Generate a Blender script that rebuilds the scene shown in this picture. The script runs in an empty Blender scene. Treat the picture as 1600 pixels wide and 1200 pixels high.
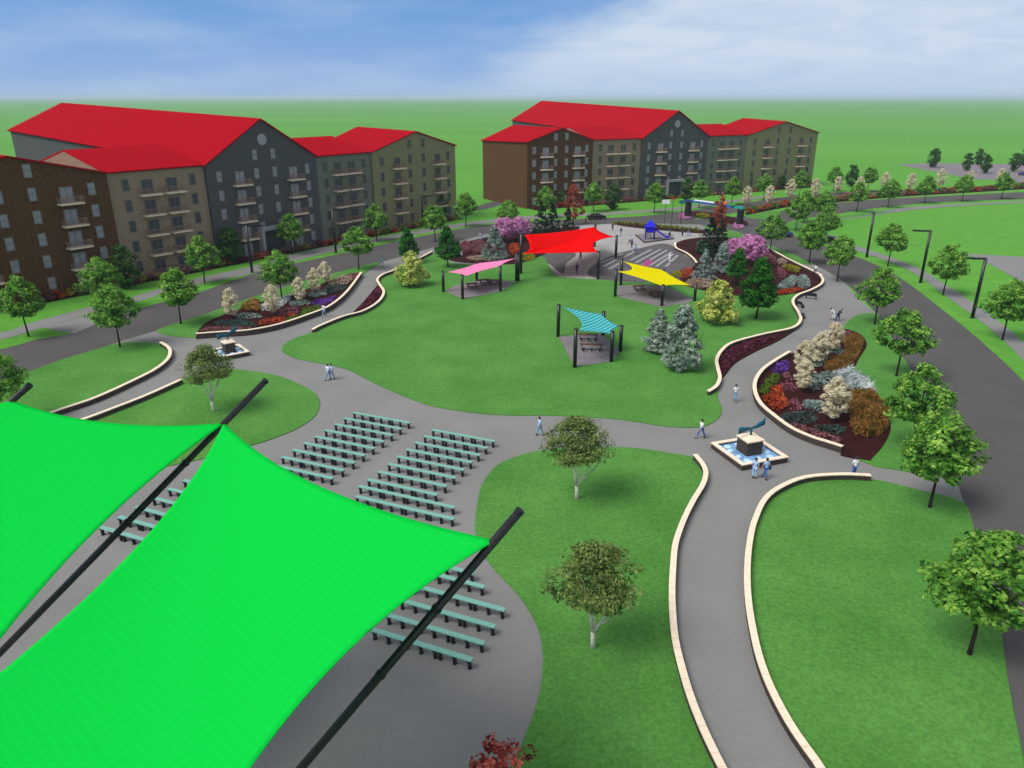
import bpy, bmesh, math, random
import numpy as np
from mathutils import Vector, Matrix
random.seed(7); rng = np.random.default_rng(7)
scn = bpy.context.scene; COL = scn.collection
R = math.radians
# ---------------------------------------------------------------- camera maths
F, HZ, H = 1165.0, 152.0, 28.0
PT = math.atan((600 - HZ) / F); cP, sP = math.cos(PT), math.sin(PT)
def G(x, y, z=0.0):
    """survey point: where the line of sight through a photo pixel meets the level z"""
    u = (x - 800) / F; v = (600 - y) / F
    t = (z - H) / (-sP + v * cP)
    return Vector((u * t, (cP + v * sP) * t, z))
def HT(bx, by, ty):
    Y = G(bx, by)[1]; v = (600 - ty) / F
    return (v * Y * cP - Y * sP) / (cP + v * sP) + H
def PX(p):
    z = p[2] - H; d = p[1] * cP - z * sP
    return 800 + F * p[0] / d, 600 - F * (p[1] * sP + z * cP) / d
cam = bpy.data.cameras.new('camera'); co = bpy.data.objects.new('camera', cam); COL.objects.link(co)
cam.sensor_width = 36; cam.lens = 36 * F / 1600; cam.clip_end = 60000; cam.clip_start = 0.5
co.location = (0, 0, H); co.rotation_euler = (math.pi / 2 - PT, 0, 0); scn.camera = co

# ---------------------------------------------------------------- materials
def nt(name):
    m = bpy.data.materials.new(name); m.use_nodes = True
    return m, m.node_tree.nodes, m.node_tree.links, m.node_tree.nodes['Principled BSDF']
def mat(name, col, rough=.7, var=.12, scale=6., metal=0., bump=0., spec=.3, coords='Object'):
    m, N, L, b = nt(name)
    tc = N.new('ShaderNodeTexCoord'); no = N.new('ShaderNodeTexNoise'); no.inputs['Scale'].default_value = scale
    no.inputs['Detail'].default_value = 6; L.new(tc.outputs[coords], no.inputs['Vector'])
    rp = N.new('ShaderNodeValToRGB'); a, c = rp.color_ramp.elements
    a.position, c.position = .3, .7
    a.color = (*[max(0, v * (1 - var)) for v in col], 1); c.color = (*[min(1, v * (1 + var)) for v in col], 1)
    L.new(no.outputs['Fac'], rp.inputs['Fac']); L.new(rp.outputs['Color'], b.inputs['Base Color'])
    b.inputs['Roughness'].default_value = rough; b.inputs['Metallic'].default_value = metal
    b.inputs['Specular IOR Level'].default_value = spec
    if bump:
        bp = N.new('ShaderNodeBump'); bp.inputs['Strength'].default_value = bump; bp.inputs['Distance'].default_value = .05
        L.new(no.outputs['Fac'], bp.inputs['Height']); L.new(bp.outputs['Normal'], b.inputs['Normal'])
    return m
def two(name, cols, s1, s2, rough=.9, bump=.3, stretch=None, m2=.5):
    """ground-like material: broad patches of cols[0..2] with fine grain"""
    m, N, L, b = nt(name)
    tc = N.new('ShaderNodeTexCoord'); mp = N.new('ShaderNodeMapping'); L.new(tc.outputs['Object'], mp.inputs['Vector'])
    if stretch: mp.inputs['Scale'].default_value = stretch
    n1 = N.new('ShaderNodeTexNoise'); n1.inputs['Scale'].default_value = s1; n1.inputs['Detail'].default_value = 4
    n2 = N.new('ShaderNodeTexNoise'); n2.inputs['Scale'].default_value = s2; n2.inputs['Detail'].default_value = 8
    L.new(mp.outputs[0], n1.inputs['Vector']); L.new(tc.outputs['Object'], n2.inputs['Vector'])
    rp = N.new('ShaderNodeValToRGB'); e = rp.color_ramp.elements
    e[0].position, e[1].position = .32, .68; e[0].color = (*cols[0], 1); e[1].color = (*cols[1], 1)
    L.new(n1.outputs['Fac'], rp.inputs['Fac'])
    mx = N.new('ShaderNodeMix'); mx.data_type = 'RGBA'; mx.blend_type = 'OVERLAY'; mx.inputs[0].default_value = m2
    L.new(rp.outputs['Color'], mx.inputs[6]); L.new(n2.outputs['Fac'], mx.inputs[7]); L.new(mx.outputs[2], b.inputs['Base Color'])
    b.inputs['Roughness'].default_value = rough; b.inputs['Specular IOR Level'].default_value = .1
    bp = N.new('ShaderNodeBump'); bp.inputs['Strength'].default_value = bump; bp.inputs['Distance'].default_value = .04
    L.new(n2.outputs['Fac'], bp.inputs['Height']); L.new(bp.outputs['Normal'], b.inputs['Normal'])
    return m
def leafmat(name, dark, mid, light, trans=.4):
    m, N, L, b = nt(name)
    g = N.new('ShaderNodeNewGeometry'); tc = N.new('ShaderNodeTexCoord')
    no = N.new('ShaderNodeTexNoise'); no.inputs['Scale'].default_value = 1.1; no.inputs['Detail'].default_value = 3
    L.new(tc.outputs['Object'], no.inputs['Vector'])
    a = N.new('ShaderNodeMath'); a.operation = 'MULTIPLY_ADD'; a.inputs[1].default_value = .5
    s = N.new('ShaderNodeMath'); s.operation = 'MULTIPLY_ADD'; s.inputs[1].default_value = 1.5; s.inputs[2].default_value = -.5
    L.new(no.outputs['Fac'], s.inputs[0]); L.new(g.outputs['Random Per Island'], a.inputs[0]); L.new(s.outputs[0], a.inputs[2])
    rp = N.new('ShaderNodeValToRGB'); e = rp.color_ramp.elements
    e[0].position = .1; e[0].color = (*dark, 1); e[1].position = .95; e[1].color = (*light, 1)
    k = e.new(.5); k.color = (*mid, 1)
    L.new(a.outputs[0], rp.inputs['Fac']); L.new(rp.outputs['Color'], b.inputs['Base Color'])
    b.inputs['Roughness'].default_value = .65; b.inputs['Specular IOR Level'].default_value = .15
    t = N.new('ShaderNodeBsdfTranslucent'); L.new(rp.outputs['Color'], t.inputs['Color'])
    mx = N.new('ShaderNodeMixShader'); mx.inputs[0].default_value = trans
    L.new(b.outputs[0], mx.inputs[1]); L.new(t.outputs[0], mx.inputs[2])
    L.new(mx.outputs[0], N['Material Output'].inputs['Surface'])
    return m
def fabric(name, col, stripes=None, trans=.2, weave=True):
    m, N, L, b = nt(name)
    tc = N.new('ShaderNodeTexCoord')
    w1 = N.new('ShaderNodeTexWave'); w1.inputs['Scale'].default_value = 1.1; w1.inputs['Distortion'].default_value = 1.5; w1.inputs['Detail'].default_value = 1
    w2 = N.new('ShaderNodeTexWave'); w2.bands_direction = 'Y'; w2.inputs['Scale'].default_value = 1.1; w2.inputs['Distortion'].default_value = 1.5
    mp = N.new('ShaderNodeMapping'); mp.inputs['Rotation'].default_value = (0, 0, .7)
    L.new(tc.outputs['Object'], mp.inputs['Vector'])
    for w in (w1, w2): L.new(mp.outputs[0], w.inputs['Vector'])
    ml = N.new('ShaderNodeMath'); ml.operation = 'MULTIPLY'; L.new(w1.outputs['Fac'], ml.inputs[0]); L.new(w2.outputs['Fac'], ml.inputs[1])
    rp = N.new('ShaderNodeValToRGB'); e = rp.color_ramp.elements
    k = .93 if weave else .99
    e[0].color = (*[v * k for v in col], 1); e[1].color = (*col, 1)
    L.new(ml.outputs[0], rp.inputs['Fac']); out = rp.outputs['Color']
    if stripes:
        ws = N.new('ShaderNodeTexWave'); ws.inputs['Scale'].default_value = stripes[1]; ws.bands_direction = 'X'
        m3 = N.new('ShaderNodeMapping'); m3.inputs['Rotation'].default_value = (0, 0, stripes[2]); L.new(tc.outputs['Object'], m3.inputs['Vector']); L.new(m3.outputs[0], ws.inputs['Vector'])
        mx = N.new('ShaderNodeMix'); mx.data_type = 'RGBA'; L.new(ws.outputs['Fac'], mx.inputs[0]); L.new(out, mx.inputs[6]); mx.inputs[7].default_value = (*stripes[0], 1)
        out = mx.outputs[2]
    L.new(out, b.inputs['Base Color']); b.inputs['Roughness'].default_value = .9; b.inputs['Specular IOR Level'].default_value = 0
    bp = N.new('ShaderNodeBump'); bp.inputs['Strength'].default_value = .15 if weave else .04; bp.inputs['Distance'].default_value = .05
    L.new(ml.outputs[0], bp.inputs['Height']); L.new(bp.outputs['Normal'], b.inputs['Normal'])
    t = N.new('ShaderNodeBsdfTranslucent'); L.new(out, t.inputs['Color'])
    mx = N.new('ShaderNodeMixShader'); mx.inputs[0].default_value = trans
    L.new(b.outputs[0], mx.inputs[1]); L.new(t.outputs[0], mx.inputs[2]); L.new(mx.outputs[0], N['Material Output'].inputs['Surface'])
    return m
M = dict(
    far_grass=two('far_grass', [(.080, .262, .028), (.104, .305, .038)], .004, .5, stretch=(.35, 1.6, 1), m2=.3),
    lawn=two('lawn', [(.058, .185, .030), (.084, .238, .045)], .16, 5.0, m2=.55),
    asphalt=two('asphalt', [(.080, .075, .072), (.092, .087, .085)], .2, 9.0, bump=.1, m2=.2),
    paving=two('paving', [(.188, .187, .180), (.215, .214, .206)], .15, 4.0, bump=.08, m2=.13),
    plaza=two('plaza', [(.29, .278, .268), (.34, .328, .318)], .2, 4.0, bump=.15, m2=.3),
    pad=two('pad', [(.085, .080, .082), (.11, .103, .104)], .3, 4.0, bump=.15, m2=.3),  # splash pad tone, also used for the painted canopy shade
    slab=two('slab', [(.17, .15, .165), (.21, .19, .20)], .5, 5.0, bump=.1, m2=.3),
    stripe=mat('stripe_paint', (.27, .27, .275), .7, .1, 3), magenta=mat('magenta_paint', (.3, .04, .16), .7),
    mulch=two('mulch', [(.022, .004, .004), (.04, .008, .007)], 1.5, 14.0, bump=.8, m2=.6),
    cap=mat('cream_stone', (.80, .66, .50), .8, .08, 3, bump=.2), stone=mat('dark_stone', (.055, .040, .034), .85, .35, 5, bump=.6),
    black=mat('black_metal', (.006, .006, .007), .35, .2, 4, spec=.5), dark=mat('dark_frame', (.012, .012, .014), .6, .2),
    bench=mat('teal_plank', (.17, .38, .32), .7, .07, 5), brown_wood=mat('brown_wood', (.12, .045, .028), .7, .2),
    roof=mat('red_roof', (.33, .003, .010), .9, .05, .6, spec=0.),
    w_brown=mat('brown_brick', (.088, .038, .011), .9, .35, 2.2, bump=.3), w_tan=mat('tan_brick', (.26, .195, .135), .9, .12, 2.5, bump=.3),
    w_gray=mat('charcoal_brick', (.074, .073, .078), .9, .12, 2.5, bump=.3), w_green=mat('sage_brick', (.145, .165, .125), .9, .1, 2.5, bump=.3),
    w_olive=mat('olive_brick', (.21, .205, .10), .9, .1, 2.5, bump=.3),
    glass=mat('window_glass', (.26, .26, .30), .15, .25, 1.5, spec=.6), glass_dark=mat('dark_glass', (.05, .055, .085), .15, .25, 1.5, spec=.6),  # second glass is a deeper tone for linking blocks, olive ends, doors, cars
    frame=mat('window_frame', (.17, .16, .165), .6), frame_tan=mat('window_frame_tan', (.17, .13, .10), .6),
    balc=mat('balcony_stone', (.70, .56, .42), .7, .06), rail=mat('balcony_rail', (.26, .17, .13), .6),
    portal=mat('portal_stone', (.32, .32, .34), .7), bark=mat('bark', (.030, .021, .017), .9, .3, 8, bump=.5),
    birchbark=mat('birch_bark', (.62, .58, .50), .8, .3, 7, bump=.2), brownbark=mat('brown_bark', (.10, .06, .04), .9),
    water=mat('fountain_water', (.16, .32, .55), .12, .3, 1.5, spec=.6, bump=.3), foam=mat('foam', (.42, .62, .82), .4, .15, 4),
    teal_metal=mat('teal_bronze', (.008, .10, .16), .4, .3, 3, metal=.3), bluep=mat('blue_plastic', (.012, .008, .60), .35, .1),
    blued=mat('dark_blue_plastic', (.006, .006, .16), .4), skin=mat('skin', (.55, .30, .20), .6, .05), hair=mat('hair', (.02, .014, .012), .6),
    white=mat('white_cloth', (.75, .78, .82), .8, .05), pale=mat('pale_blue_cloth', (.36, .55, .80), .8, .05), blue=mat('blue_cloth', (.05, .14, .42), .8, .1),
    denim=mat('light_denim', (.16, .33, .52), .8, .1), navy=mat('navy_cloth', (.012, .016, .09), .8, .1), pinkc=mat('pink_cloth', (.6, .25, .3), .8),
    carblack=mat('black_car_paint', (.006, .004, .008), .2, .05, spec=.6), carblue=mat('blue_car_paint', (.01, .01, .12), .2, .05, spec=.6), tyre=mat('tyre', (.01, .01, .01), .8), rim=mat('rim', (.3, .3, .32), .4, metal=.6),
    lampg=mat('car_lamp', (.7, .7, .65), .2), green_sail=fabric('green_shade_cloth', (.004, .54, .05), trans=.04),
    red_sail=fabric('red_shade_cloth', (.85, .002, .002), weave=False), pink_sail=fabric('pink_shade_cloth', (.92, .26, .50), weave=False),
    yel_sail=fabric('yellow_shade_cloth', (.80, .70, .002), weave=False), teal_sail=fabric('teal_shade_cloth', (.02, .28, .34), stripes=((.17, .66, .66), .62, .42), weave=False),
    l_maple=leafmat('maple_leaves', (.018, .085, .010), (.12, .33, .035), (.42, .64, .12), .4),
    l_col=leafmat('dark_leaves', (.014, .045, .008), (.04, .12, .018), (.09, .22, .04), .3),
    l_light=leafmat('light_leaves', (.03, .12, .02), (.12, .30, .05), (.25, .45, .10)),
    l_green=leafmat('bright_green_leaves', (.008, .05, .004), (.025, .16, .010), (.06, .27, .02)),
    l_yel=leafmat('yellow_leaves', (.08, .20, .02), (.50, .58, .10), (.90, .88, .38)),
    l_frost=leafmat('frosted_needles', (.03, .08, .06), (.30, .40, .31), (.80, .86, .74)),
    l_blue=leafmat('blue_needles', (.07, .13, .12), (.28, .38, .34), (.58, .66, .58)),
    l_grey=leafmat('grey_green_leaves', (.03, .07, .04), (.09, .17, .09), (.17, .28, .16)),
    l_dark=leafmat('dark_needles', (.003, .012, .006), (.014, .040, .018), (.06, .11, .055)),
    l_pink=leafmat('pink_blossom', (.30, .08, .24), (.68, .28, .54), (.92, .55, .80)),
    l_red=leafmat('russet_leaves', (.10, .015, .008), (.38, .08, .04), (.65, .20, .11)),
    l_redm=leafmat('red_maple_leaves', (.05, .010, .006), (.34, .05, .035), (.80, .24, .17)),
    l_cream=leafmat('cream_plumes', (.62, .54, .36), (.86, .80, .60), (.95, .91, .76), .55),
    l_birch=leafmat('birch_leaves', (.03, .06, .012), (.17, .25, .06), (.42, .48, .16)),
    l_orange=leafmat('orange_grass', (.07, .11, .015), (.30, .15, .035), (.52, .25, .07)),
    l_white=leafmat('white_leaves', (.25, .33, .32), (.62, .68, .68), (.90, .92, .92)),
    l_silver=leafmat('silver_leaves', (.10, .17, .15), (.27, .38, .34), (.48, .58, .52)),
    l_purple=leafmat('purple_flowers', (.05, .01, .12), (.15, .05, .36), (.28, .12, .58)),
    l_lime=leafmat('lime_leaves', (.03, .07, .005), (.10, .20, .015), (.19, .32, .04)),
    l_oflow=leafmat('orange_red_flowers', (.12, .012, .006), (.48, .07, .02), (.70, .16, .05)),
    l_mauve=leafmat('mauve_flowers', (.10, .02, .04), (.30, .09, .13), (.46, .19, .24)),
    l_teal=leafmat('grey_teal_leaves', (.012, .03, .025), (.05, .09, .08), (.11, .17, .15)),
    l_pinkg=leafmat('pink_ground_leaves', (.06, .012, .016), (.26, .10, .11), (.42, .22, .22)),
    l_maroon=leafmat('maroon_leaves', (.03, .004, .010), (.13, .02, .045), (.28, .06, .11)),
    l_chart=leafmat('chartreuse_leaves', (.06, .09, .006), (.24, .30, .03), (.46, .50, .12)),
    l_tan=leafmat('tan_flowers', (.20, .12, .09), (.45, .33, .25), (.62, .52, .38)),
    l_ybr=leafmat('mustard_leaves', (.10, .10, .005), (.30, .29, .01), (.48, .45, .04)),
)
# ---------------------------------------------------------------- mesh helpers
class MB:
    def __init__(s): s.v = []; s.f = []
    def add(s, vs, fs):
        o = len(s.v); s.v += [tuple(p) for p in vs]; s.f += [tuple(i + o for i in q) for q in fs]; return s
    def box(s, x0, x1, y0, y1, z0, z1, rot=None, c=(0, 0, 0)):
        P = [Vector((x, y, z)) for z in (z0, z1) for x, y in ((x0, y0), (x1, y0), (x1, y1), (x0, y1))]
        if rot: P = [rot @ p for p in P]
        P = [p + Vector(c) for p in P]
        return s.add(P, [(3, 2, 1, 0), (4, 5, 6, 7), (0, 1, 5, 4), (1, 2, 6, 5), (2, 3, 7, 6), (3, 0, 4, 7)])
    def tube(s, pts, rad, n=8, cap=True):
        pts = [Vector(p) for p in pts]; rings = []
        for i, p in enumerate(pts):
            d = (pts[min(i + 1, len(pts) - 1)] - pts[max(i - 1, 0)]).normalized()
            a = d.orthogonal().normalized() if abs(d.z) < .98 else Vector((1, 0, 0)); a = (a - d * a.dot(d)).normalized(); b = d.cross(a)
            r = rad[i] if hasattr(rad, '__len__') else rad
            rings.append([p + (a * math.cos(2 * math.pi * k / n) + b * math.sin(2 * math.pi * k / n)) * r for k in range(n)])
        vs = [v for q in rings for v in q]; fs = []
        for i in range(len(pts) - 1):
            for k in range(n):
                fs.append((i * n + k, i * n + (k + 1) % n, (i + 1) * n + (k + 1) % n, (i + 1) * n + k))
        if cap: fs += [tuple(range(n))[::-1], tuple((len(pts) - 1) * n + k for k in range(n))]
        return s.add(vs, fs)
    def dome(s, c, r, rz, n=10, m=5, low=0.):
        vs = []; fs = []
        for j in range(m + 1):
            a = low + (math.pi / 2 - low) * j / m
            for k in range(n):
                t = 2 * math.pi * k / n; vs.append((c[0] + r * math.cos(a) * math.cos(t), c[1] + r * math.cos(a) * math.sin(t), c[2] + rz * math.sin(a)))
        for j in range(m):
            for k in range(n): fs.append((j * n + k, j * n + (k + 1) % n, (j + 1) * n + (k + 1) % n, (j + 1) * n + k))
        fs.append(tuple(range(n))[::-1])
        return s.add(vs, fs)
    def me(s, name, m, smooth=False):
        me = bpy.data.meshes.new(name); me.from_pydata(s.v, [], s.f); me.materials.append(m); me.update()
        if smooth: me.polygons.foreach_set('use_smooth', [True] * len(me.polygons))
        return me
def ob(name, me, parent=None, loc=(0, 0, 0), rz=0.):
    o = bpy.data.objects.new(name, me); COL.objects.link(o); o.location = loc; o.rotation_euler = (0, 0, rz)
    if parent: o.parent = parent
    return o
def empty(name, loc, rz=0.):
    return ob(name, None, None, loc, rz)
def tag(o, label, cat, group=None):
    o['label'] = label; o['category'] = cat
    if group: o['group'] = group
    return o
def struct(o): o['kind'] = 'structure'; return o
def copy_tree(o, parent=None):
    c = o.copy(); COL.objects.link(c); c.parent = parent
    for ch in list(o.children): copy_tree(ch, c)
    return c
def smooth_poly(P, k=6, closed=True):
    out = []; n = len(P)
    rngi = range(n if closed else n - 1)
    for i in rngi:
        if closed: a, b, c, d = P[(i - 1) % n], P[i], P[(i + 1) % n], P[(i + 2) % n]
        else: a, b, c, d = P[max(i - 1, 0)], P[i], P[i + 1], P[min(i + 2, n - 1)]
        for j in range(k):
            t = j / k
            out.append(tuple(.5 * ((2 * b[q]) + (-a[q] + c[q]) * t + (2 * a[q] - 5 * b[q] + 4 * c[q] - d[q]) * t * t + (-a[q] + 3 * b[q] - 3 * c[q] + d[q]) * t ** 3) for q in (0, 1)))
    if not closed: out.append(tuple(P[-1]))
    return out
def W(px, z=0.): return [tuple(G(x, y)[:2]) for x, y in px]
def sheet(name, pts, z, m, skirt=.0, smooth=True, k=5):
    """pts are world xy; a flat sheet, optionally with a skirt going down"""
    if smooth: pts = smooth_poly(pts, k)
    bm = bmesh.new(); vs = [bm.verts.new((x, y, z)) for x, y in pts]
    f = bm.faces.new(vs); f.normal_update()
    if f.normal.z < 0: f.normal_flip()
    if skirt:
        r = bmesh.ops.extrude_face_region(bm, geom=[f])
        for e in r['geom']:
            if isinstance(e, bmesh.types.BMVert): e.co.z = z
        for v in vs: v.co.z = z - skirt
    bmesh.ops.triangulate(bm, faces=[q for q in bm.faces if len(q.verts) > 4])
    me = bpy.data.meshes.new(name); bm.to_mesh(me); bm.free(); me.materials.append(m)
    return struct(ob(name, me))
def strip(name, left, right, z, m, n=40):
    """road-like band between two world polylines (resampled)"""
    def rs(P):
        P = smooth_poly(P, 8, False); d = [0]
        for a, b in zip(P, P[1:]): d.append(d[-1] + math.dist(a, b))
        return [(float(np.interp(d[-1] * i / n, d, [p[0] for p in P])), float(np.interp(d[-1] * i / n, d, [p[1] for p in P]))) for i in range(n + 1)]
    l, r = rs(left), rs(right); mb = MB()
    mb.add([(x, y, z) for x, y in l] + [(x, y, z) for x, y in r], [(i, n + 1 + i, n + 2 + i, i + 1) for i in range(n)])
    return struct(ob(name, mb.me(name, m)))

# ---------------------------------------------------------------- ground, roads, paths
mb = MB(); ys = [-80, 0, 60, 120, 200, 320, 600, 1200, 3000, 9000, 19000]; xs = [-19000, -3000, -600, -200, 0, 200, 600, 3000, 19000]
mb.add([(x, y, 0) for y in ys for x in xs], [(j * len(xs) + i, j * len(xs) + i + 1, (j + 1) * len(xs) + i + 1, (j + 1) * len(xs) + i) for j in range(len(ys) - 1) for i in range(len(xs) - 1)])
struct(ob('ground', mb.me('ground', M['far_grass'])))
# park base paving (everything between the two roads), lawns sit on top of it
park = [(-400, 700), (0, 597), (50, 580), (100, 562), (150, 547), (190, 533), (245, 517), (310, 494), (345, 483), (435, 451), (525, 426), (592, 411), (640, 397), (680, 386), (720, 376),
        (760, 366), (850, 357), (905, 351), (1000, 349), (1094, 351), (1148, 361), (1192, 380), (1226, 393), (1267, 411), (1295, 425), (1320, 442), (1345, 470), (1370, 491), (1414, 564), (1429, 589), (1465, 660), (1494, 750), (1525, 843), (1560, 972), (1573, 1056), (1590, 1150), (1620, 1400)]
sheet('park_paving', W(park) + [(12, 8), (-20, 6), (-60, 25)], .03, M['paving'], smooth=False)
rl_up = [(-420, 620), (-200, 580), (0, 546), (50, 532), (85, 526), (117, 520), (147, 507), (207, 485), (310, 457), (412, 423), (534, 396), (625, 376), (700, 361), (772, 350), (840, 345), (908, 342), (1000, 338), (1070, 330), (1160, 318), (1224, 308), (1300, 301), (1420, 296), (1600, 289)]
rl_lo = [(-420, 720), (-200, 655), (0, 597), (50, 580), (100, 562), (150, 547), (245, 517), (310, 494), (435, 451), (525, 426), (592, 411), (640, 397), (720, 376), (760, 367), (850, 357), (905, 352), (1000, 350), (1094, 348), (1165, 336), (1240, 322), (1310, 316), (1420, 309), (1600, 300)]
strip('road', W(rl_up[:18]), W(rl_lo[:18]), .02, M['asphalt'], 90)
mbr = [(1060, 331), (1160, 318), (1224, 308), (1300, 301), (1420, 296), (1700, 285)]; mlo = [(1060, 345), (1160, 331), (1240, 317), (1310, 308), (1420, 301), (1700, 290)]
strip('road', W(mbr), W(mlo), .024, M['asphalt'], 40)
near_l = [(1040, 350), (1094, 351), (1148, 361), (1192, 380), (1267, 411), (1320, 442), (1370, 491), (1414, 564), (1429, 589), (1465, 660), (1494, 750), (1525, 843), (1560, 972), (1573, 1056), (1600, 1190), (1650, 1500)]
near_r = [(1120, 338), (1190, 344), (1226, 360), (1252, 372), (1290, 385), (1340, 402), (1400, 430), (1480, 490), (1540, 540), (1600, 597), (1680, 690), (1780, 820), (1900, 1000), (2050, 1250), (2200, 1500), (2400, 1900)]
strip('road', W(near_l), W(near_r), .036, M['asphalt'], 80)
sheet('road', W([(1094, 351), (1148, 361), (1226, 366), (1228, 350), (1250, 342), (1300, 336), (1346, 328), (1440, 318), (1520, 314), (1700, 306), (1700, 296), (1600, 300), (1500, 305), (1400, 310), (1312, 317), (1250, 325), (1180, 336), (1120, 341)]), .044, M['asphalt'], k=4)
# far pavements
strip('pavement', W([(-300, 575), (0, 520), (50, 504), (135, 481), (195, 467), (300, 437), (390, 417), (482, 392), (620, 366), (712, 350), (820, 338), (950, 332), (1070, 323), (1140, 313), (1200, 305)]),
      W([(-300, 592), (0, 531), (67, 512), (130, 494), (210, 473), (300, 447), (400, 426), (492, 400), (620, 373), (712, 356), (820, 343), (950, 336), (1070, 327), (1140, 317), (1200, 308)]), .028, M['paving'], 70)
sheet('pavement', W([(67, 512), (110, 500), (150, 490), (140, 500), (150, 507), (117, 521), (95, 519)]), .032, M['paving'], smooth=False)
strip('pavement', W([(1244, 352), (1300, 375), (1330, 382), (1380, 398), (1436, 420), (1500, 460), (1560, 502), (1620, 555), (1700, 640)]), W([(1240, 356), (1280, 378), (1325, 388), (1372, 403), (1425, 425), (1488, 470), (1548, 515), (1610, 575), (1690, 670)]), .04, M['paving'], 40)
strip('pavement', W([(1250, 347), (1318, 338), (1366, 331), (1430, 323), (1520, 318), (1700, 310)]), W([(1252, 351), (1322, 343), (1370, 336), (1430, 328), (1520, 321), (1700, 313)]), .05, M['paving'], 30)
sheet('pavement', W([(1500, 396), (1540, 398), (1700, 408), (1700, 470), (1640, 456), (1592, 438), (1560, 420), (1530, 404)]), .03, M['paving'], smooth=False)
sheet('car_park', W([(1400, 257), (1460, 255), (1700, 258), (1700, 300), (1600, 288), (1560, 281), (1520, 280), (1470, 270)]), .03, M['slab'], smooth=False)
sheet('driveway', W([(735, 330), (745, 322), (780, 312), (800, 311), (790, 318), (760, 327)]), .034, M['asphalt'], smooth=False)
# plaza of the playground, dark splash pad, painted canopy shade
sheet('plaza', W([(908, 352), (960, 350), (1094, 362), (1090, 375), (1055, 382), (1057, 392), (1075, 400), (1087, 412), (1072, 440), (970, 441), (934, 437), (874, 433), (858, 416), (846, 402), (880, 372)]), .05, M['plaza'], smooth=False)
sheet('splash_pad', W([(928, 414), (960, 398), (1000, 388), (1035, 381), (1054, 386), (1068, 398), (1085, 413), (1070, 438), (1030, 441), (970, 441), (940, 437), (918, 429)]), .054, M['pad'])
sheet('painted_shade', W([(850, 395), (880, 388), (900, 398), (885, 412), (880, 428), (862, 416), (850, 406)]), .054, M['pad'])  # darker sheet painting the red canopy's shade onto the plaza
for a, b in [((939, 411), (972, 397)), ((943, 417), (962, 406)), ((951, 421), (967, 412)), ((976, 402), (992, 393)), ((985, 407), (1018, 390)), ((993, 411), (1032, 390)), ((1003, 414), (1042, 391)), ((1014, 416), (1050, 394)), ((1025, 417), (1052, 397)), ((1040, 417), (1059, 399))]:
    A, B = G(*a), G(*b); d = (B - A).normalized(); n = Vector((-d.y, d.x, 0)) * .27
    sheet('painted_line', [tuple((A + n)[:2]), tuple((B + n)[:2]), tuple((B - n)[:2]), tuple((A - n)[:2])], .058, M['stripe'], smooth=False)
sheet('painted_patch', W([(1004, 413), (1012, 406), (1019, 408), (1016, 415), (1008, 417)]), .062, M['magenta'])
# lawns (raised a few centimetres on the paving)
def lawn(px, extra=(), smooth=True, name='lawn', z=.10): return sheet(name, W(px) + list(extra), z, M['lawn'], skirt=.09, smooth=smooth)
lawn([(-250, 672), (0, 597), (50, 580), (100, 562), (150, 547), (187, 537), (225, 536), (252, 539), (264, 550), (262, 562), (246, 577), (215, 594), (150, 624), (75, 650), (-60, 700), (-250, 790)])
lawn([(110, 662), (180, 638), (230, 620), (285, 594), (320, 584), (358, 578), (401, 582), (440, 590), (485, 610), (499, 626), (497, 643), (487, 656), (462, 672), (430, 685), (400, 695), (300, 722), (150, 748), (0, 765), (-60, 740)])
lawn([(487, 520), (457, 531), (444, 540), (441, 549), (453, 557), (471, 563), (514, 571), (547, 580), (570, 592), (608, 610), (660, 631), (700, 640), (750, 647), (800, 650), (850, 650), (900, 652), (955, 655), (1000, 661), (1040, 667), (1080, 669), (1104, 666), (1122, 655), (1128, 643), (1125, 632), (1121, 618),
      (1124, 604), (1121, 585), (1119, 568), (1127, 552), (1145, 538), (1192, 525), (1237, 515), (1249, 503), (1246, 492), (1238, 476), (1245, 465), (1252, 457), (1207, 462), (1140, 462), (1072, 445), (970, 441), (934, 437), (874, 433), (858, 416), (846, 401), (810, 413), (760, 414), (706, 411), (675, 396), (645, 413), (615, 425), (600, 433), (593, 441), (599, 459), (592, 472), (568, 487), (536, 497), (502, 511)])
lawn([(800, 717), (775, 730), (755, 755), (747, 782), (742, 820), (747, 850), (759, 873), (775, 894), (804, 924), (826, 954), (841, 984), (848, 1019), (848, 1047), (843, 1085), (831, 1125), (819, 1156), (803, 1194), (770, 1260), (740, 1500), (1300, 1500), (1150, 1260), (1110, 1180), (1092, 1140), (1075, 1095), (1062, 1050), (1053, 1010), (1049, 970), (1048, 930), (1050, 890), (1056, 858), (1064, 832), (1082, 788), (1098, 762), (1101, 744), (1096, 731), (1083, 716), (1040, 708), (1000, 702), (950, 700), (870, 702), (830, 708)])
lawn([(1359, 750), (1300, 748), (1276, 751), (1248, 757), (1222, 767), (1202, 780), (1189, 796), (1180, 815), (1174, 835), (1168, 870), (1166, 910), (1168, 950), (1174, 990), (1184, 1035), (1200, 1080), (1225, 1130), (1250, 1170), (1275, 1205), (1330, 1300), (1420, 1500), (1640, 1450), (1595, 1180), (1573, 1056), (1560, 972), (1525, 843), (1505, 788), (1440, 768), (1400, 758)])
lawn([(245, 518), (270, 508), (310, 495), (345, 484), (435, 452), (525, 427), (588, 411), (592, 413), (570, 428), (543, 458), (516, 482), (480, 497), (435, 512), (390, 520), (345, 523), (307, 528), (270, 526)])
lawn([(1316, 514), (1339, 493), (1366, 490), (1372, 492), (1414, 564), (1429, 589), (1465, 660), (1493, 748), (1470, 747), (1400, 735), (1360, 727), (1320, 700), (1300, 620), (1290, 560)])
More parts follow.
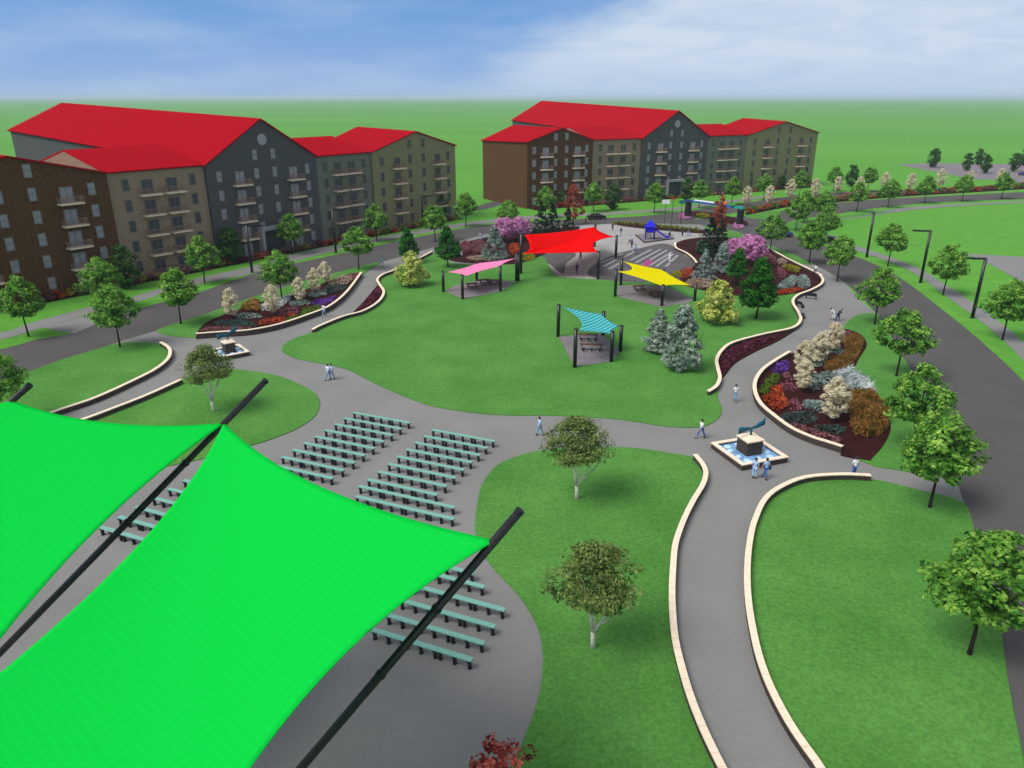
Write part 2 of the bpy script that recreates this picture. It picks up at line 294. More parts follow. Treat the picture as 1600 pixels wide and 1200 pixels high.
lawn([(1192, 381), (1226, 393), (1267, 412), (1250, 412), (1215, 402), (1192, 396), (1186, 388)])
lawn([(1100, 353), (1146, 362), (1186, 379), (1160, 377), (1120, 366)])
lawn([(1165, 338), (1215, 330), (1215, 340), (1188, 343)])
lawn([(1228, 351), (1250, 344), (1300, 339), (1400, 328), (1380, 333), (1300, 345), (1250, 350), (1300, 374), (1330, 381), (1322, 384), (1260, 371), (1232, 360)], smooth=False, z=.07)
# mulch beds
def bed(px, z=.16, smooth=True): return sheet('mulch_bed', W(px), z, M['mulch'], skirt=.14, smooth=smooth)
bed([(309, 525), (345, 522), (390, 519), (435, 511), (480, 496), (514, 481), (541, 458), (563, 430), (547, 429), (525, 437), (490, 449), (458, 461), (400, 476), (356, 491), (322, 506)])
bed([(1233, 556), (1210, 570), (1191, 585), (1181, 602), (1181, 619), (1190, 636), (1210, 654), (1238, 674), (1271, 689), (1294, 697), (1315, 707), (1315, 713), (1356, 721), (1362, 718), (1381, 696), (1391, 673), (1387, 655), (1365, 620), (1335, 592), (1340, 565), (1354, 541), (1345, 525), (1330, 518), (1316, 517), (1275, 533)])
bed([(1055, 382), (1078, 374), (1130, 372), (1192, 386), (1230, 402), (1262, 422), (1281, 434), (1283, 446), (1265, 456), (1252, 458), (1207, 463), (1150, 463), (1100, 455), (1070, 447), (1060, 440), (1086, 413), (1070, 398), (1056, 390)])
bed([(706, 408), (700, 398), (722, 382), (770, 370), (840, 361), (905, 355), (880, 374), (858, 392), (846, 400), (810, 412), (760, 413)])
bed([(551, 491), (568, 473), (592, 446), (598, 458), (591, 472), (568, 486)])
bed([(1128, 592), (1122, 580), (1121, 567), (1129, 552), (1146, 540), (1192, 527), (1220, 521), (1244, 515), (1215, 534), (1177, 552), (1147, 570)])
bed([(958, 349), (980, 348), (1040, 353), (1098, 360), (1096, 365), (1030, 360), (975, 354)], .12)
bed([(1076, 337), (1080, 331), (1110, 333), (1160, 344), (1168, 352), (1150, 352), (1110, 342)], .12)
hedge_line = [(1165, 334), (1200, 327), (1240, 320), (1310, 313.5), (1400, 305.5), (1500, 299.5), (1620, 292)]
strip('mulch_bed', W([(x, y - 2.5) for x, y in hedge_line]), W([(x, y + 2.5) for x, y in hedge_line]), .12, M['mulch'], 40)
# ---------------------------------------------------------------- garden walls
def wall(px, label, width=.38, h=.5):
    P = smooth_poly(W(px), 8, False); d = [0]
    for a, b in zip(P, P[1:]): d.append(d[-1] + math.dist(a, b))
    n = max(2, int(d[-1] / .75)); Q = [Vector((float(np.interp(d[-1] * i / n, d, [p[0] for p in P])), float(np.interp(d[-1] * i / n, d, [p[1] for p in P])), 0)) for i in range(n + 1)]
    nr = []
    for i in range(n + 1):
        t = (Q[min(i + 1, n)] - Q[max(i - 1, 0)]).normalized(); nr.append(Vector((-t.y, t.x, 0)))
    base = Q[n // 2].copy(); root = empty('garden_wall', base)
    tag(root, label, 'garden wall', 'low curved garden walls')
    a = MB(); hw = width / 2 - .05; vs = []
    for i in range(n + 1):
        for s_, z in ((-1, 0), (-1, h), (1, h), (1, 0)): vs.append(Q[i] + nr[i] * s_ * hw + Vector((0, 0, z)) - base)
    fs = [(i * 4 + k, i * 4 + k + 1, i * 4 + k + 5, i * 4 + k + 4) for i in range(n) for k in range(3)] + [(0, 1, 2, 3), (n * 4 + 3, n * 4 + 2, n * 4 + 1, n * 4)]
    a.add(vs, fs); ob('wall_face', a.me('wall_face', M['stone']), root)
    c = MB(); hw = width / 2
    for i in range(n):
        e = (Q[i + 1] - Q[i]) * .012; A, B = Q[i] + e - base, Q[i + 1] - e - base
        v = [A - nr[i] * hw, B - nr[i + 1] * hw, B + nr[i + 1] * hw, A + nr[i] * hw]
        jit = random.uniform(-.004, .004)
        c.add([p + Vector((0, 0, h + .003)) for p in v] + [p + Vector((0, 0, h + .08 + jit)) for p in v], [(0, 1, 2, 3), (7, 6, 5, 4), (4, 5, 1, 0), (5, 6, 2, 1), (6, 7, 3, 2), (7, 4, 0, 3)])
    ob('cap', c.me('cap', M['cap']), root)
wall([(252, 541), (264, 549), (267, 558), (262, 569), (245, 583), (215, 599), (150, 629), (75, 655), (-60, 708), (-200, 760)], 'long low wall edging the left lawn by the green sail, cream capped')
wall([(285, 600), (230, 625), (180, 645), (120, 667), (20, 695)], 'low wall along the path edge below the left fountain and birch')
wall([(489, 521), (502, 514), (536, 500), (568, 491), (592, 476), (600, 461), (593, 449), (590, 441), (599, 433), (615, 427), (645, 413), (675, 397)], 'winding low wall along the upper left edge of the central lawn')
wall([(307, 530), (345, 527), (390, 524), (435, 515), (480, 500), (516, 485), (543, 462), (565, 432)], 'curved wall holding the left flower bed behind the fountain', h=.7)
wall([(1106, 619), (1119, 610), (1124, 597), (1121, 583), (1119, 569), (1127, 554), (1145, 541), (1192, 528), (1237, 518), (1250, 506), (1247, 494), (1238, 477), (1246, 466), (1266, 458), (1282, 449), (1285, 441), (1280, 434)], 'long wavy wall on the right edge of the central lawn')
wall([(1284, 435), (1262, 424), (1230, 408), (1196, 389)], 'low wall behind the upper right flower bed, beside the road')
wall([(1055, 383), (1056, 391), (1072, 399), (1083, 408), (1088, 415)], 'short curved wall between the splash pad and the spruces')
wall([(1233, 557), (1210, 571), (1190, 586), (1179, 604), (1179, 622), (1188, 640), (1208, 658), (1237, 679), (1271, 694), (1294, 701), (1315, 708)], 'curved wall holding the right flower bed with cream shrubs', h=.6)
wall([(1085, 719), (1097, 734), (1102, 747), (1098, 765), (1084, 789), (1072, 812), (1062, 836), (1054, 862), (1051, 892), (1049, 932), (1050, 970), (1054, 1012), (1063, 1052), (1076, 1097), (1093, 1142), (1112, 1184), (1150, 1260)], 'left wall of the curving path at the bottom, beside the two birches')
wall([(1359, 752), (1320, 750), (1276, 752), (1248, 757), (1222, 768), (1202, 781), (1189, 797), (1180, 818), (1174, 836), (1168, 872), (1166, 912), (1168, 952), (1174, 992), (1184, 1037), (1200, 1082), (1225, 1132), (1250, 1172), (1275, 1207), (1330, 1300)], 'right wall of the curving path at the bottom, edging the corner lawn')

# ---------------------------------------------------------------- foliage
def quads(C, Nn, size, asp=.55, jit=1.):
    C = np.asarray(C); n = len(C); Nn = Nn + rng.normal(0, .45 * jit, (n, 3)); Nn /= np.linalg.norm(Nn, axis=1)[:, None] + 1e-9
    t = np.cross(Nn, rng.normal(0, 1, (n, 3))); t /= np.linalg.norm(t, axis=1)[:, None] + 1e-9
    b = np.cross(Nn, t); s = (size * rng.uniform(.65, 1.35, n))[:, None]
    bend = Nn * s * .18
    V = np.stack([C + t * s - bend, C + b * s * asp, C - t * s - bend, C - b * s * asp], 1).reshape(-1, 3)
    return V
def leafmesh(name, V, m):
    n = len(V) // 4; me = bpy.data.meshes.new(name); me.vertices.add(len(V)); me.vertices.foreach_set('co', V.astype(np.float32).ravel())
    me.loops.add(4 * n); me.loops.foreach_set('vertex_index', np.arange(4 * n, dtype=np.int32)); me.polygons.add(n)
    me.polygons.foreach_set('loop_start', np.arange(0, 4 * n, 4, dtype=np.int32)); me.materials.append(m); me.update(calc_edges=True); return me
def sph(n):
    v = rng.normal(0, 1, (n, 3)); return v / np.linalg.norm(v, axis=1)[:, None]
def crown(name, m, prof, nclump, per, csize, leaf, fill=.75, up=.6, asp=.55, irr=.18):
    """prof(t)->(radius,z), clumps of leaves scattered through the shell of the profile"""
    L = []; NN = []
    ph = rng.uniform(0, 6.28, 3)
    for i in range(nclump):
        t = rng.uniform(0, 1); r, z = prof(t); a = rng.uniform(0, 2 * math.pi)
        q = math.sqrt(rng.uniform(fill ** 2, 1)) if rng.uniform() < .8 else rng.uniform(.1, fill)
        w = 1 + irr * (math.sin(2 * a + ph[0]) * .5 + math.sin(3 * a + ph[1] + 4 * t) * .5) + rng.normal(0, irr * .35)
        c = np.array([math.cos(a) * r * q * w, math.sin(a) * r * q * w, z + rng.normal(0, csize * .25)])
        s = sph(per); rad = csize * rng.uniform(.7, 1.25) * rng.uniform(.35, 1, per)[:, None] ** .5
        L.append(c + s * rad * np.array([1, 1, .72])); out = np.array([math.cos(a), math.sin(a), 0]) * .35
        NN.append(s * .7 + out + np.array([0, 0, up]))
    L = np.concatenate(L); NN = np.concatenate(NN)
    return leafmesh(name, quads(L, NN, leaf, asp), m)
def trunk_mesh(m, h, r, limbs, top, n=7, lean=.1):
    b = MB(); sx, sy = random.uniform(-lean, lean), random.uniform(-lean, lean)
    P = [(0, 0, -.1), (sx * .3, sy * .3, h * .35), (sx, sy, h * .7), (sx * .6, sy * .6, top)]
    b.tube(P, [r * 1.25, r, r * .8, r * .3], n)
    for i in range(limbs):
        a = 2 * math.pi * i / limbs + random.uniform(-.3, .3); z0 = h * random.uniform(.75, 1.0); L_ = (top - z0) * random.uniform(.5, .8)
        b.tube([(sx, sy, z0), (math.cos(a) * L_ * .35, math.sin(a) * L_ * .35, z0 + L_ * .45), (math.cos(a) * L_ * .6, math.sin(a) * L_ * .6, z0 + L_)], [r * .5, r * .35, r * .12], 5)
    return b.me('trunk', m, True)
def prof_pts(P):
    P = np.array(P, float); tt = np.linspace(0, 1, len(P))
    return lambda t: (float(np.interp(t, tt, P[:, 0])), float(np.interp(t, tt, P[:, 1])))
KIND = {}
def kind(key, name, h, variants, crown_fn, trunk_fn):
    KIND[key] = (name, h, [(crown_fn(), trunk_fn()) for _ in range(variants)])
kind('m', 'street_tree', 7.7, 4, lambda: crown('crown', M['l_maple'], prof_pts([(.8, 3.1), (1.9, 3.35), (2.55, 3.9), (2.5, 4.7), (2.1, 5.5), (1.4, 6.4), (.5, 7.3)]), 130, 40, .54, .17, fill=.65, up=.9, asp=.6),
     lambda: trunk_mesh(M['bark'], 3.0, .11, 5, 6.6))
kind('c', 'dark_tree', 6, 3, lambda: crown('crown', M['l_col'], prof_pts([(.5, .5), (1.2, 1.2), (1.5, 2.4), (1.5, 3.6), (1.2, 4.7), (.5, 5.7)]), 110, 30, .42, .17, fill=.3, up=.4, irr=.08),
     lambda: trunk_mesh(M['bark'], 1.4, .09, 4, 4.8))
kind('l', 'young_tree', 4, 2, lambda: crown('crown', M['l_light'], prof_pts([(.4, .9), (.95, 1.5), (1.05, 2.3), (.8, 3.1), (.2, 3.9)]), 45, 26, .34, .13),
     lambda: trunk_mesh(M['bark'], 1.1, .05, 3, 3.2))
kind('g', 'green_tree', 7, 2, lambda: crown('crown', M['l_green'], prof_pts([(1.0, 1.9), (2.1, 2.3), (2.1, 2.9), (1.9, 3.8), (1.4, 4.8), (.9, 5.7), (.15, 6.9)]), 150, 36, .48, .19, fill=.65, up=.5),
     lambda: trunk_mesh(M['bark'], 1.9, .13, 5, 6.0))
kind('y', 'golden_shrub', 4.5, 2, lambda: crown('crown', M['l_yel'], prof_pts([(1.5, .7), (2.2, 1.0), (2.15, 1.8), (1.7, 2.6), (1.0, 3.5), (.3, 4.3)]), 130, 36, .42, .15, fill=.5, up=1.1, irr=.12),
     lambda: trunk_mesh(M['brownbark'], .7, .08, 5, 3.2))
kind('f', 'frosted_conifer', 7, 2, lambda: crown('crown', M['l_frost'], prof_pts([(1.1, .3), (1.9, .9), (2.1, 2.0), (1.8, 3.3), (1.35, 4.6), (.8, 5.8), (.1, 7)]), 190, 34, .42, .22, up=.5, asp=.3),
     lambda: trunk_mesh(M['bark'], .9, .1, 3, 6.2))
kind('b', 'blue_spruce', 5, 2, lambda: crown('crown', M['l_blue'], prof_pts([(1.6, .25), (2.0, .6), (1.6, 1.6), (1.15, 2.7), (.65, 3.8), (.08, 5)]), 160, 28, .34, .16, up=.3, asp=.35),
     lambda: trunk_mesh(M['bark'], .5, .09, 2, 4.4))
kind('d', 'dark_spruce', 7, 2, lambda: crown('crown', M['l_dark'], prof_pts([(1.7, .3), (2.1, .7), (1.7, 2.1), (1.25, 3.6), (.75, 5.2), (.08, 7)]), 130, 26, .36, .19, up=.2, asp=.35),
     lambda: trunk_mesh(M['bark'], .6, .11, 2, 6.2))
kind('p', 'pink_blossom_tree', 5, 2, lambda: crown('crown', M['l_pink'], prof_pts([(1.4, 1.4), (2.3, 2.0), (2.5, 3.0), (2.0, 4.0), (.9, 4.8)]), 120, 36, .5, .14, up=.6, asp=.8),
     lambda: trunk_mesh(M['brownbark'], 1.4, .1, 5, 3.9))
kind('r', 'russet_tree', 7, 2, lambda: crown('crown', M['l_red'], prof_pts([(.8, 1.3), (1.8, 2.1), (1.9, 3.3), (1.4, 4.5), (1.0, 5.6), (.3, 6.9)]), 75, 30, .45, .18, irr=.35),
     lambda: trunk_mesh(M['bark'], 1.6, .1, 5, 6.0))
kind('s', 'white_shrub', 2.6, 1, lambda: crown('crown', M['l_white'], prof_pts([(1.0, .4), (1.5, .9), (1.3, 1.6), (.5, 2.4)]), 45, 26, .3, .12, up=.7),
     lambda: trunk_mesh(M['brownbark'], .4, .05, 4, 1.6))
kind('k', 'cream_plumed_shrub', 4.2, 3, lambda: crown('crown', M['l_cream'], prof_pts([(.35, .8), (.9, 1.3), (1.25, 2.1), (1.2, 2.9), (.8, 3.6), (.25, 4.2)]), 110, 36, .26, .14, fill=.3, up=.95, asp=.3, irr=.2),
     lambda: trunk_mesh(M['brownbark'], .9, .05, 6, 3.2))
def birch_trunk():
    b = MB(); b.tube([(0, 0, -.1), (.02, 0, .6), (.04, 0, 1.1)], [.16, .12, .13], 8)
    for dx, dy, t in ((-.75, .1, 2.7), (-.1, .25, 3.4), (.55, -.15, 2.9), (.3, .4, 3.2), (-1.2, -.3, 2.6)):
        b.tube([(.02, 0, .9 if dx > -1 else 1.5), (dx * .45, dy * .5, (1 + t) * .5), (dx, dy, t), (dx * 1.7, dy * 1.8, t + 1.6)], [.08, .065, .05, .015], 6)
    return b.me('trunk', M['birchbark'], True)
KIND['e'] = ('birch_tree', 6.4, [(crown('crown', M['l_birch'], prof_pts([(.8, 3.7), (1.8, 3.75), (2.45, 4.1), (2.4, 4.6), (1.9, 5.2), (1.3, 5.8), (.5, 6.3)]), 170, 50, .5, .095, fill=.45, up=.9, irr=.14), birch_trunk()) for _ in range(2)])
KIND['n'] = ('red_leaf_tree', 6, [(crown('crown', M['l_redm'], prof_pts([(.8, 2.2), (1.3, 2.8), (1.4, 3.6), (1.0, 4.6), (.5, 5.6)]), 50, 24, .34, .12, up=1., irr=.5), trunk_mesh(M['bark'], 2.2, .08, 5, 5.0))])
cnt = 0
def tree(k, x, y, label, top=None, mode='b', cat=None, group=None, h=None, wide=1.):
    """mode b: (x,y) is the foot; mode t: (x,y) is the tip of a tree of height h"""
    global cnt
    name, h0, var = KIND[k]
    hh = h or h0
    if mode == 't': p = G(x, y, hh); p.z = 0
    else:
        p = G(x, y)
        if top is not None: hh = HT(x, y, top)
    s = hh / h0; cm, tm = var[cnt % len(var)]; rot = random.uniform(0, 6.28); cnt += 1
    root = empty(name, (p.x, p.y, .02), rot); root.scale = (s * wide, s * wide, s)
    c = ob('crown', cm, root); t = ob('trunk', tm, root)
    tag(root, label, cat or 'tree', group); return root
ST = 'leafy street trees along the roads and verges'
maples = [
 (45, 526, 'b', 'green street tree at the left edge, on the verge by the crossing path'), (150, 400, 't', 'green street tree before the brown gable, half hidden by another tree'),
 (188, 543, 'b', 'green street tree at the tip of the left lawn above the green sail'), (283, 507, 'b', 'green street tree on the road verge above the left birch'),
 (320, 443, 'b', 'green street tree in front of the tan block, beyond the left road'), (441, 471, 'b', 'green street tree right behind the left flower bed'),
 (457, 397, 'b', 'green street tree before the entrance of the near charcoal block'), (561, 422, 'b', 'green street tree on the near verge past the left flower bed'),
 (589, 377, 'b', 'green street tree in front of the near sage and olive blocks'), (680, 378, 'b', 'green street tree on the road edge behind the bright green conifers'),
 (728, 354, 'b', 'green street tree in the gap between the two rows of buildings'), (795, 311, 't', 'green street tree above the pink blossom, before the far brown block'),
 (853, 291, 't', 'green street tree between the dark spruces and the far brown block'), (927, 331, 'b', 'green street tree just above the black car'),
 (1022, 333, 'b', 'green street tree in front of the far charcoal block, left of its entrance'), (1092, 325, 'b', 'green street tree just behind the left pillar of the coloured gateway'),
 (1143, 320, 'b', 'green street tree in front of the far sage block'), (1198, 270, 't', 'green street tree before the far olive block, between two cream shrubs'),
 (1254, 266, 't', 'green street tree at the right corner of the far olive block'), (1203, 396, 'b', 'green street tree on the small verge beside the right pink blossom'),
 (1243, 361, 'b', 'green street tree on the inner corner of the road junction'), (1264, 412, 'b', 'green street tree at the road edge above the yellow and red flower bed'),
 (1297, 321, 't', 'green street tree on the grass right of the road junction'), (1308, 440, 'b', 'green street tree on the path corner at the tip of the upper right bed'),
 (1338, 331, 'b', 'green street tree on the far verge, first right of the junction'), (1387, 325, 'b', 'green street tree on the far verge, second of the right-hand row'),
 (1444, 318, 'b', 'green street tree on the far verge, third of the right-hand row'), (1503, 315, 'b', 'green street tree on the far verge, fourth of the right-hand row'),
 (1564, 311, 'b', 'green street tree on the far verge, rightmost of its row'), (1362, 260, 't', 'distant green street tree behind the cream shrubs, right of a dark tree'),
 (1308, 260, 't', 'distant green street tree behind the cream shrubs, left of a dark tree'), (1387, 416, 'b', 'green street tree on the right verge beside the first lamp post'),
 (1473, 461, 'b', 'green street tree between the second and third right-hand lamp posts'), (1566, 531, 'b', 'green street tree at the right edge, right of the nearest lamp post'),
 (1366, 508, 'b', 'green street tree on the inner verge above the orange grasses'), (1400, 589, 'b', 'green street tree on the inner verge beside the white spiky shrub'),
 (1452, 569, 't', 'green street tree whose crown merges with the one in front, right of the flower bed'), (1452, 794, 'b', 'green street tree on the corner lawn where the path meets the right road'),
 (1514, 1024, 'b', 'largest green street tree, on the corner lawn at the lower right'), (-34, 540, 't', 'green street tree cut off by the left edge above the sail mast'),
 (1262, 297, 't', 'small looking green street tree behind the junction, left of the cream shrub'), (1292, 297, 't', 'green street tree at the start of the far planting strip')]
for x, y, md, lb in maples: tree('m', x, y, lb, mode=md, group=ST, wide=1.0)
dk = [(199, 451, 382, 'dark dense tree at the joint of the brown and tan blocks'), (363, 412, 353, 'dark dense tree left of the near charcoal block entrance'), (549, 365, 321, 'dark dense tree before the near sage block beside a lamp post'),
 (689, 343, 303, 'dark dense tree at the right corner of the near olive block'), (804, 316, 290, 'small dark tree at the foot of the far brown block'), (957, 328, 285, 'dark dense tree before the far tan block'),
 (1072, 314, 277, 'dark dense tree right of the far charcoal block entrance'), (1168, 297, 267, 'dark dense tree at the joint of the far sage and olive blocks'), (1222, 295, 273, 'small dark tree before the middle of the far olive block'),
 (1329, 292, 257, 'dark tree beyond the cream shrubs, alone on the grass'), (1457, 262, 231, 'dark tree at the left end of the distant car park'), (1510, 267, 238, 'dark tree in the car park, left of a cluster of three'),
 (1528, 258, 232, 'dark tree in the car park, rearmost of a cluster of three'), (1538, 271, 241, 'dark tree in the car park, frontmost of a cluster of three'), (1583, 268, 238, 'dark tree in the car park left of the parked blue car'), (1598, 259, 232, 'dark tree in the car park at the right picture edge')]
for x, y, t, lb in dk: tree('c', x, y, lb, top=t, group='dark trees by the buildings and car park', wide=1.15)
for x, y, t, lb in [(84, 458, 424, 'small pale green tree in the shrubs before the brown block'), (504, 371, 345, 'small pale green tree right of the near charcoal block'), (874, 322, 295, 'small pale green tree left of the russet tree'), (1006, 310, 285, 'small pale green tree before the far charcoal block')]:
    tree('l', x, y, lb, top=t, group='small pale trees by the buildings')
for x, y, t, lb in [(639, 412, 358, 'bright green conical tree behind the left golden shrub'), (700, 418, 355, 'bright green tree at the left tip of the flower bed behind the pink canopy'), (1150, 446, 388, 'bright green tree behind the right golden shrub'), (1181, 499, 405, 'bright green tree standing on the lawn right of the golden shrub')]:
    tree('g', x, y, lb, top=t, group='bright green trees around the lawn', wide=.98)
tree('y', 644, 447, 'yellow green shrub on the upper left of the central lawn', top=393, cat='shrub', group='golden shrubs')
tree('y', 1120, 504, 'yellow green shrub on the lawn right of the yellow canopy', top=437, cat='shrub', group='golden shrubs')
tree('f', 1028, 551, 'frosted grey green conifer, the smaller one, right of the teal canopy', top=485, cat='conifer', group='frosted conifers', wide=1.1)
tree('f', 1062, 577, 'frosted grey green conifer, the larger front one on the central lawn', top=478, cat='conifer', group='frosted conifers', wide=1.)
tree('b', 773, 406, 'pale blue spruce under the left pink blossom', top=354, cat='conifer', group='blue spruces'); tree('b', 1100, 437, 'pale blue spruce at the end of the splash pad wall', top=392, cat='conifer', group='blue spruces', wide=.98)
tree('b', 1128, 426, 'pale blue spruce left of the right pink blossom', top=378, cat='conifer', group='blue spruces')
for x, y, t, w, lb in [(788, 379, 341, 1., 'pink blossom tree above the blue spruce, left of the red canopy'), (811, 376, 339, .95, 'pink blossom tree nearest the red canopy'), (1147, 406, 373, 1.1, 'pale pink blossom tree, the smaller one in the right bed'), (1172, 415, 367, 1.05, 'pink blossom tree, the larger one in the right bed')]:
    tree('p', x, y, lb, top=t, group='pink blossom trees', wide=w)
for x, y, t, lb in [(846, 366, 316, 'dark spruce, leftmost of three behind the red canopy'), (863, 366, 319, 'dark spruce, middle of three behind the red canopy'), (887, 367, 325, 'dark spruce, rightmost of three, under the russet tree'), (1107, 398, 340, 'dark spruce left of the russet tree by the gateway'), (1124, 402, 346, 'dark spruce right below the russet tree by the gateway')]:
    tree('d', x, y, lb, top=t, cat='conifer', group='dark spruces')
tree('r', 895, 352, 'russet leaved tree behind the red canopy', top=287, group='russet trees', wide=.85); tree('r', 1121, 378, 'russet leaved tree in front of the coloured gateway', top=305, group='russet trees', wide=.7)
tree('s', 819, 322, 'white flowering shrub at the corner of the far brown block', top=303, cat='shrub')
tree('e', 334, 644, 'white stemmed birch by the left fountain', top=543, group='birch trees', wide=.98); tree('e', 901, 781, 'white stemmed birch by the main path, the upper of two on the middle lawn', top=655, group='birch trees', wide=.98); tree('e', 926, 1014, 'white stemmed birch nearest the camera on the middle lawn', top=857, group='birch trees', wide=.98)
tree('n', 775, 1152, 'red leaved tree top at the bottom edge beside the lawn', mode='t')
KL = [(363, 500, 453, 'leftmost in the left flower bed'), (428, 493, 447, 'second from the left in the left flower bed'), (469, 475, 434, 'middle one of five in the left flower bed'), (493, 460, 421, 'fourth from the left in the left flower bed'), (510, 446, 410, 'rightmost in the left flower bed'),
 (1299, 553, 505, 'topmost in the right flower bed'), (1276, 570, 521, 'second from the top in the right flower bed'), (1253, 592, 535, 'by the wall beside the purple flowers'), (1253, 614, 563, 'in the middle of the right flower bed above the dark mulch'), (1298, 660, 592, 'frontmost in the right flower bed beside the orange grass'),
 (1166, 323, 292, 'right of the gateway, first of the far roadside row'), (1201, 322, 290, 'second of the far roadside row'), (1234, 312, 281, 'third of the far roadside row'), (1272, 311, 280, 'at the right corner of the far olive block'), (1308, 303, 276, 'fifth of the far roadside row'), (1342, 305, 277, 'sixth of the far roadside row'),
 (1381, 299, 270, 'seventh of the far roadside row'), (1422, 299, 271, 'eighth of the far roadside row'), (1468, 294, 265, 'ninth of the far roadside row'), (1514, 292, 267, 'tenth of the far roadside row'), (1561, 289, 263, 'last of the far roadside row near the right edge')]
for i, (x, y, t, lb) in enumerate(KL): tree('k', x, y, 'cream plumed shrub, ' + lb, top=t, cat='shrub', group='cream plumed shrubs', wide=1.08 if 5 <= i < 10 else 1.0)
# low planting: clumps of leaves inside a polygon
def inside(x, y, P):
    c = False; n = len(P)
    for i in range(n):
        (x1, y1), (x2, y2) = P[i], P[i - 1]
        if (y1 > y) != (y2 > y) and x < (x2 - x1) * (y - y1) / (y2 - y1) + x1: c = not c
    return c
def patch(px, mname, h, name, label, cat='flowers', leaf=.12, dens=60, group='planting in the flower beds', z0=.17, up=.8, spiky=False):
    P = smooth_poly(W(px), 4); cx = sum(p[0] for p in P) / len(P); cy = sum(p[1] for p in P) / len(P)
    x0, x1 = min(p[0] for p in P), max(p[0] for p in P); y0, y1 = min(p[1] for p in P), max(p[1] for p in P)
    area = (x1 - x0) * (y1 - y0); n = int(min(9000, area * dens)); C = []; sx = rng.uniform(x0, x1, n); sy = rng.uniform(y0, y1, n)
    PA = np.array(P); ph = rng.uniform(0, 6, 4)
    for x, y in zip(sx, sy):
        if not inside(x, y, P): continue
        e = math.sqrt(float(np.min((PA[:, 0] - x) ** 2 + (PA[:, 1] - y) ** 2)))
        hh = h * min(1, (e + .1) / (.5 + h * .4)) ** .6 * (.8 + .25 * math.sin(2.3 * x + ph[0]) * math.sin(2.1 * y + ph[1]))
        C.append((x - cx, y - cy, hh * (rng.uniform(.55, 1) if not spiky else rng.uniform(.1, 1))))
    if len(C) < 12: C = [(rng.normal(0, .3), rng.normal(0, .3), rng.uniform(.1, h)) for _ in range(40)]
    C = np.array(C); NN = np.tile(np.array([0, 0, up]), (len(C), 1)) if not spiky else rng.normal(0, 1, (len(C), 3)) * np.array([1, 1, .12])
    V = quads(C, NN, leaf, .6 if not spiky else .18, 1.)
    o = ob(name, leafmesh(name, V, M[mname]), None, (cx, cy, z0)); return tag(o, label, cat, group)
def Z(ox, oy, s): return lambda pts: [(ox + x / s, oy + y / s) for x, y in pts]
a = Z(310, 400, 7.27)
patch(a([(500, 640), (520, 570), (680, 520), (700, 590), (690, 640)]), 'l_orange', .9, 'orange_grass', 'orange grass clump beside the leftmost cream shrub', leaf=.16)
patch(a([(420, 720), (500, 680), (700, 690), (700, 730), (480, 735)]), 'l_silver', .5, 'silver_groundcover', 'silvery low plants under the leftmost cream shrub')
patch(a([(730, 640), (730, 570), (900, 520), (1040, 460), (1040, 520), (960, 590), (860, 650)]), 'l_white', .7, 'white_flowers', 'white foliage around the second cream shrub of the left bed')
patch(a([(1040, 590), (1060, 540), (1260, 530), (1270, 560), (1120, 590)]), 'l_silver', .5, 'silver_groundcover', 'silvery low plants left of the purple flowers in the left bed')
patch(a([(1240, 470), (1300, 430), (1460, 410), (1440, 470), (1300, 490)]), 'l_silver', .5, 'silver_groundcover', 'silvery low plants behind the purple flowers in the left bed')
patch(a([(1420, 400), (1500, 340), (1660, 340), (1680, 400), (1500, 450)]), 'l_teal', .5, 'grey_green_groundcover', 'grey green low plants at the upper end of the left bed')
patch(a([(700, 800), (720, 760), (960, 720), (1010, 750), (860, 790)]), 'l_oflow', .5, 'orange_flowers', 'orange red flower strip along the wall of the left bed')
patch(a([(900, 690), (950, 630), (1130, 600), (1130, 660), (1000, 690)]), 'l_mauve', .4, 'mauve_flowers', 'mauve flowers in the middle of the left bed')
patch(a([(1020, 690), (1030, 650), (1110, 680), (1080, 710)]), 'l_oflow', .35, 'orange_flowers', 'small orange flower clump in the middle of the left bed')
patch(a([(1010, 770), (1040, 720), (1160, 690), (1200, 620), (1390, 590), (1380, 640), (1200, 730)]), 'l_lime', .5, 'green_groundcover', 'olive green mounds along the wall of the left bed')
patch(a([(1290, 570), (1310, 530), (1450, 510), (1560, 470), (1550, 520), (1400, 600)]), 'l_purple', .5, 'purple_flowers', 'purple flower clump in the left bed')
patch(a([(180, 800), (220, 760), (450, 740), (640, 780), (620, 820), (400, 825)]), 'l_teal', .35, 'grey_green_groundcover', 'grey green low plants at the left end of the left bed')
patch(a([(40, 870), (100, 830), (420, 825), (600, 830), (580, 855), (380, 870)]), 'l_pinkg', .25, 'pink_groundcover', 'pinkish groundcover along the wall of the left bed')
patch(a([(270, 740), (300, 690), (400, 690), (430, 740), (350, 760)]), 'l_maroon', .6, 'maroon_shrub', 'low maroon shrub at the left end of the left bed', cat='shrub')
patch([(515, 450), (525, 438), (545, 433), (552, 439), (540, 448)], 'l_tan', .7, 'tan_flowers', 'tan flowering mound at the top of the left bed')
patch([(544, 436), (550, 430), (563, 431), (556, 440)], 'l_mauve', .4, 'mauve_flowers', 'mauve flowers at the upper tip of the left bed')
patch([(557, 489), (572, 472), (593, 452), (596, 460), (588, 471), (572, 484)], 'l_maroon', .45, 'maroon_groundcover', 'maroon groundcover inside the wall at the upper left of the lawn')
patch([(1131, 587), (1126, 575), (1128, 560), (1146, 545), (1192, 532), (1216, 526), (1205, 534), (1177, 548), (1150, 564)], 'l_maroon', .5, 'maroon_groundcover', 'maroon groundcover inside the wavy wall on the right', dens=70)
a = Z(1180, 500, 7.27)
patch(a([(180, 600), (270, 510), (370, 500), (370, 600), (250, 640)]), 'l_purple', .5, 'purple_flowers', 'purple flower clump by the wall of the right bed')
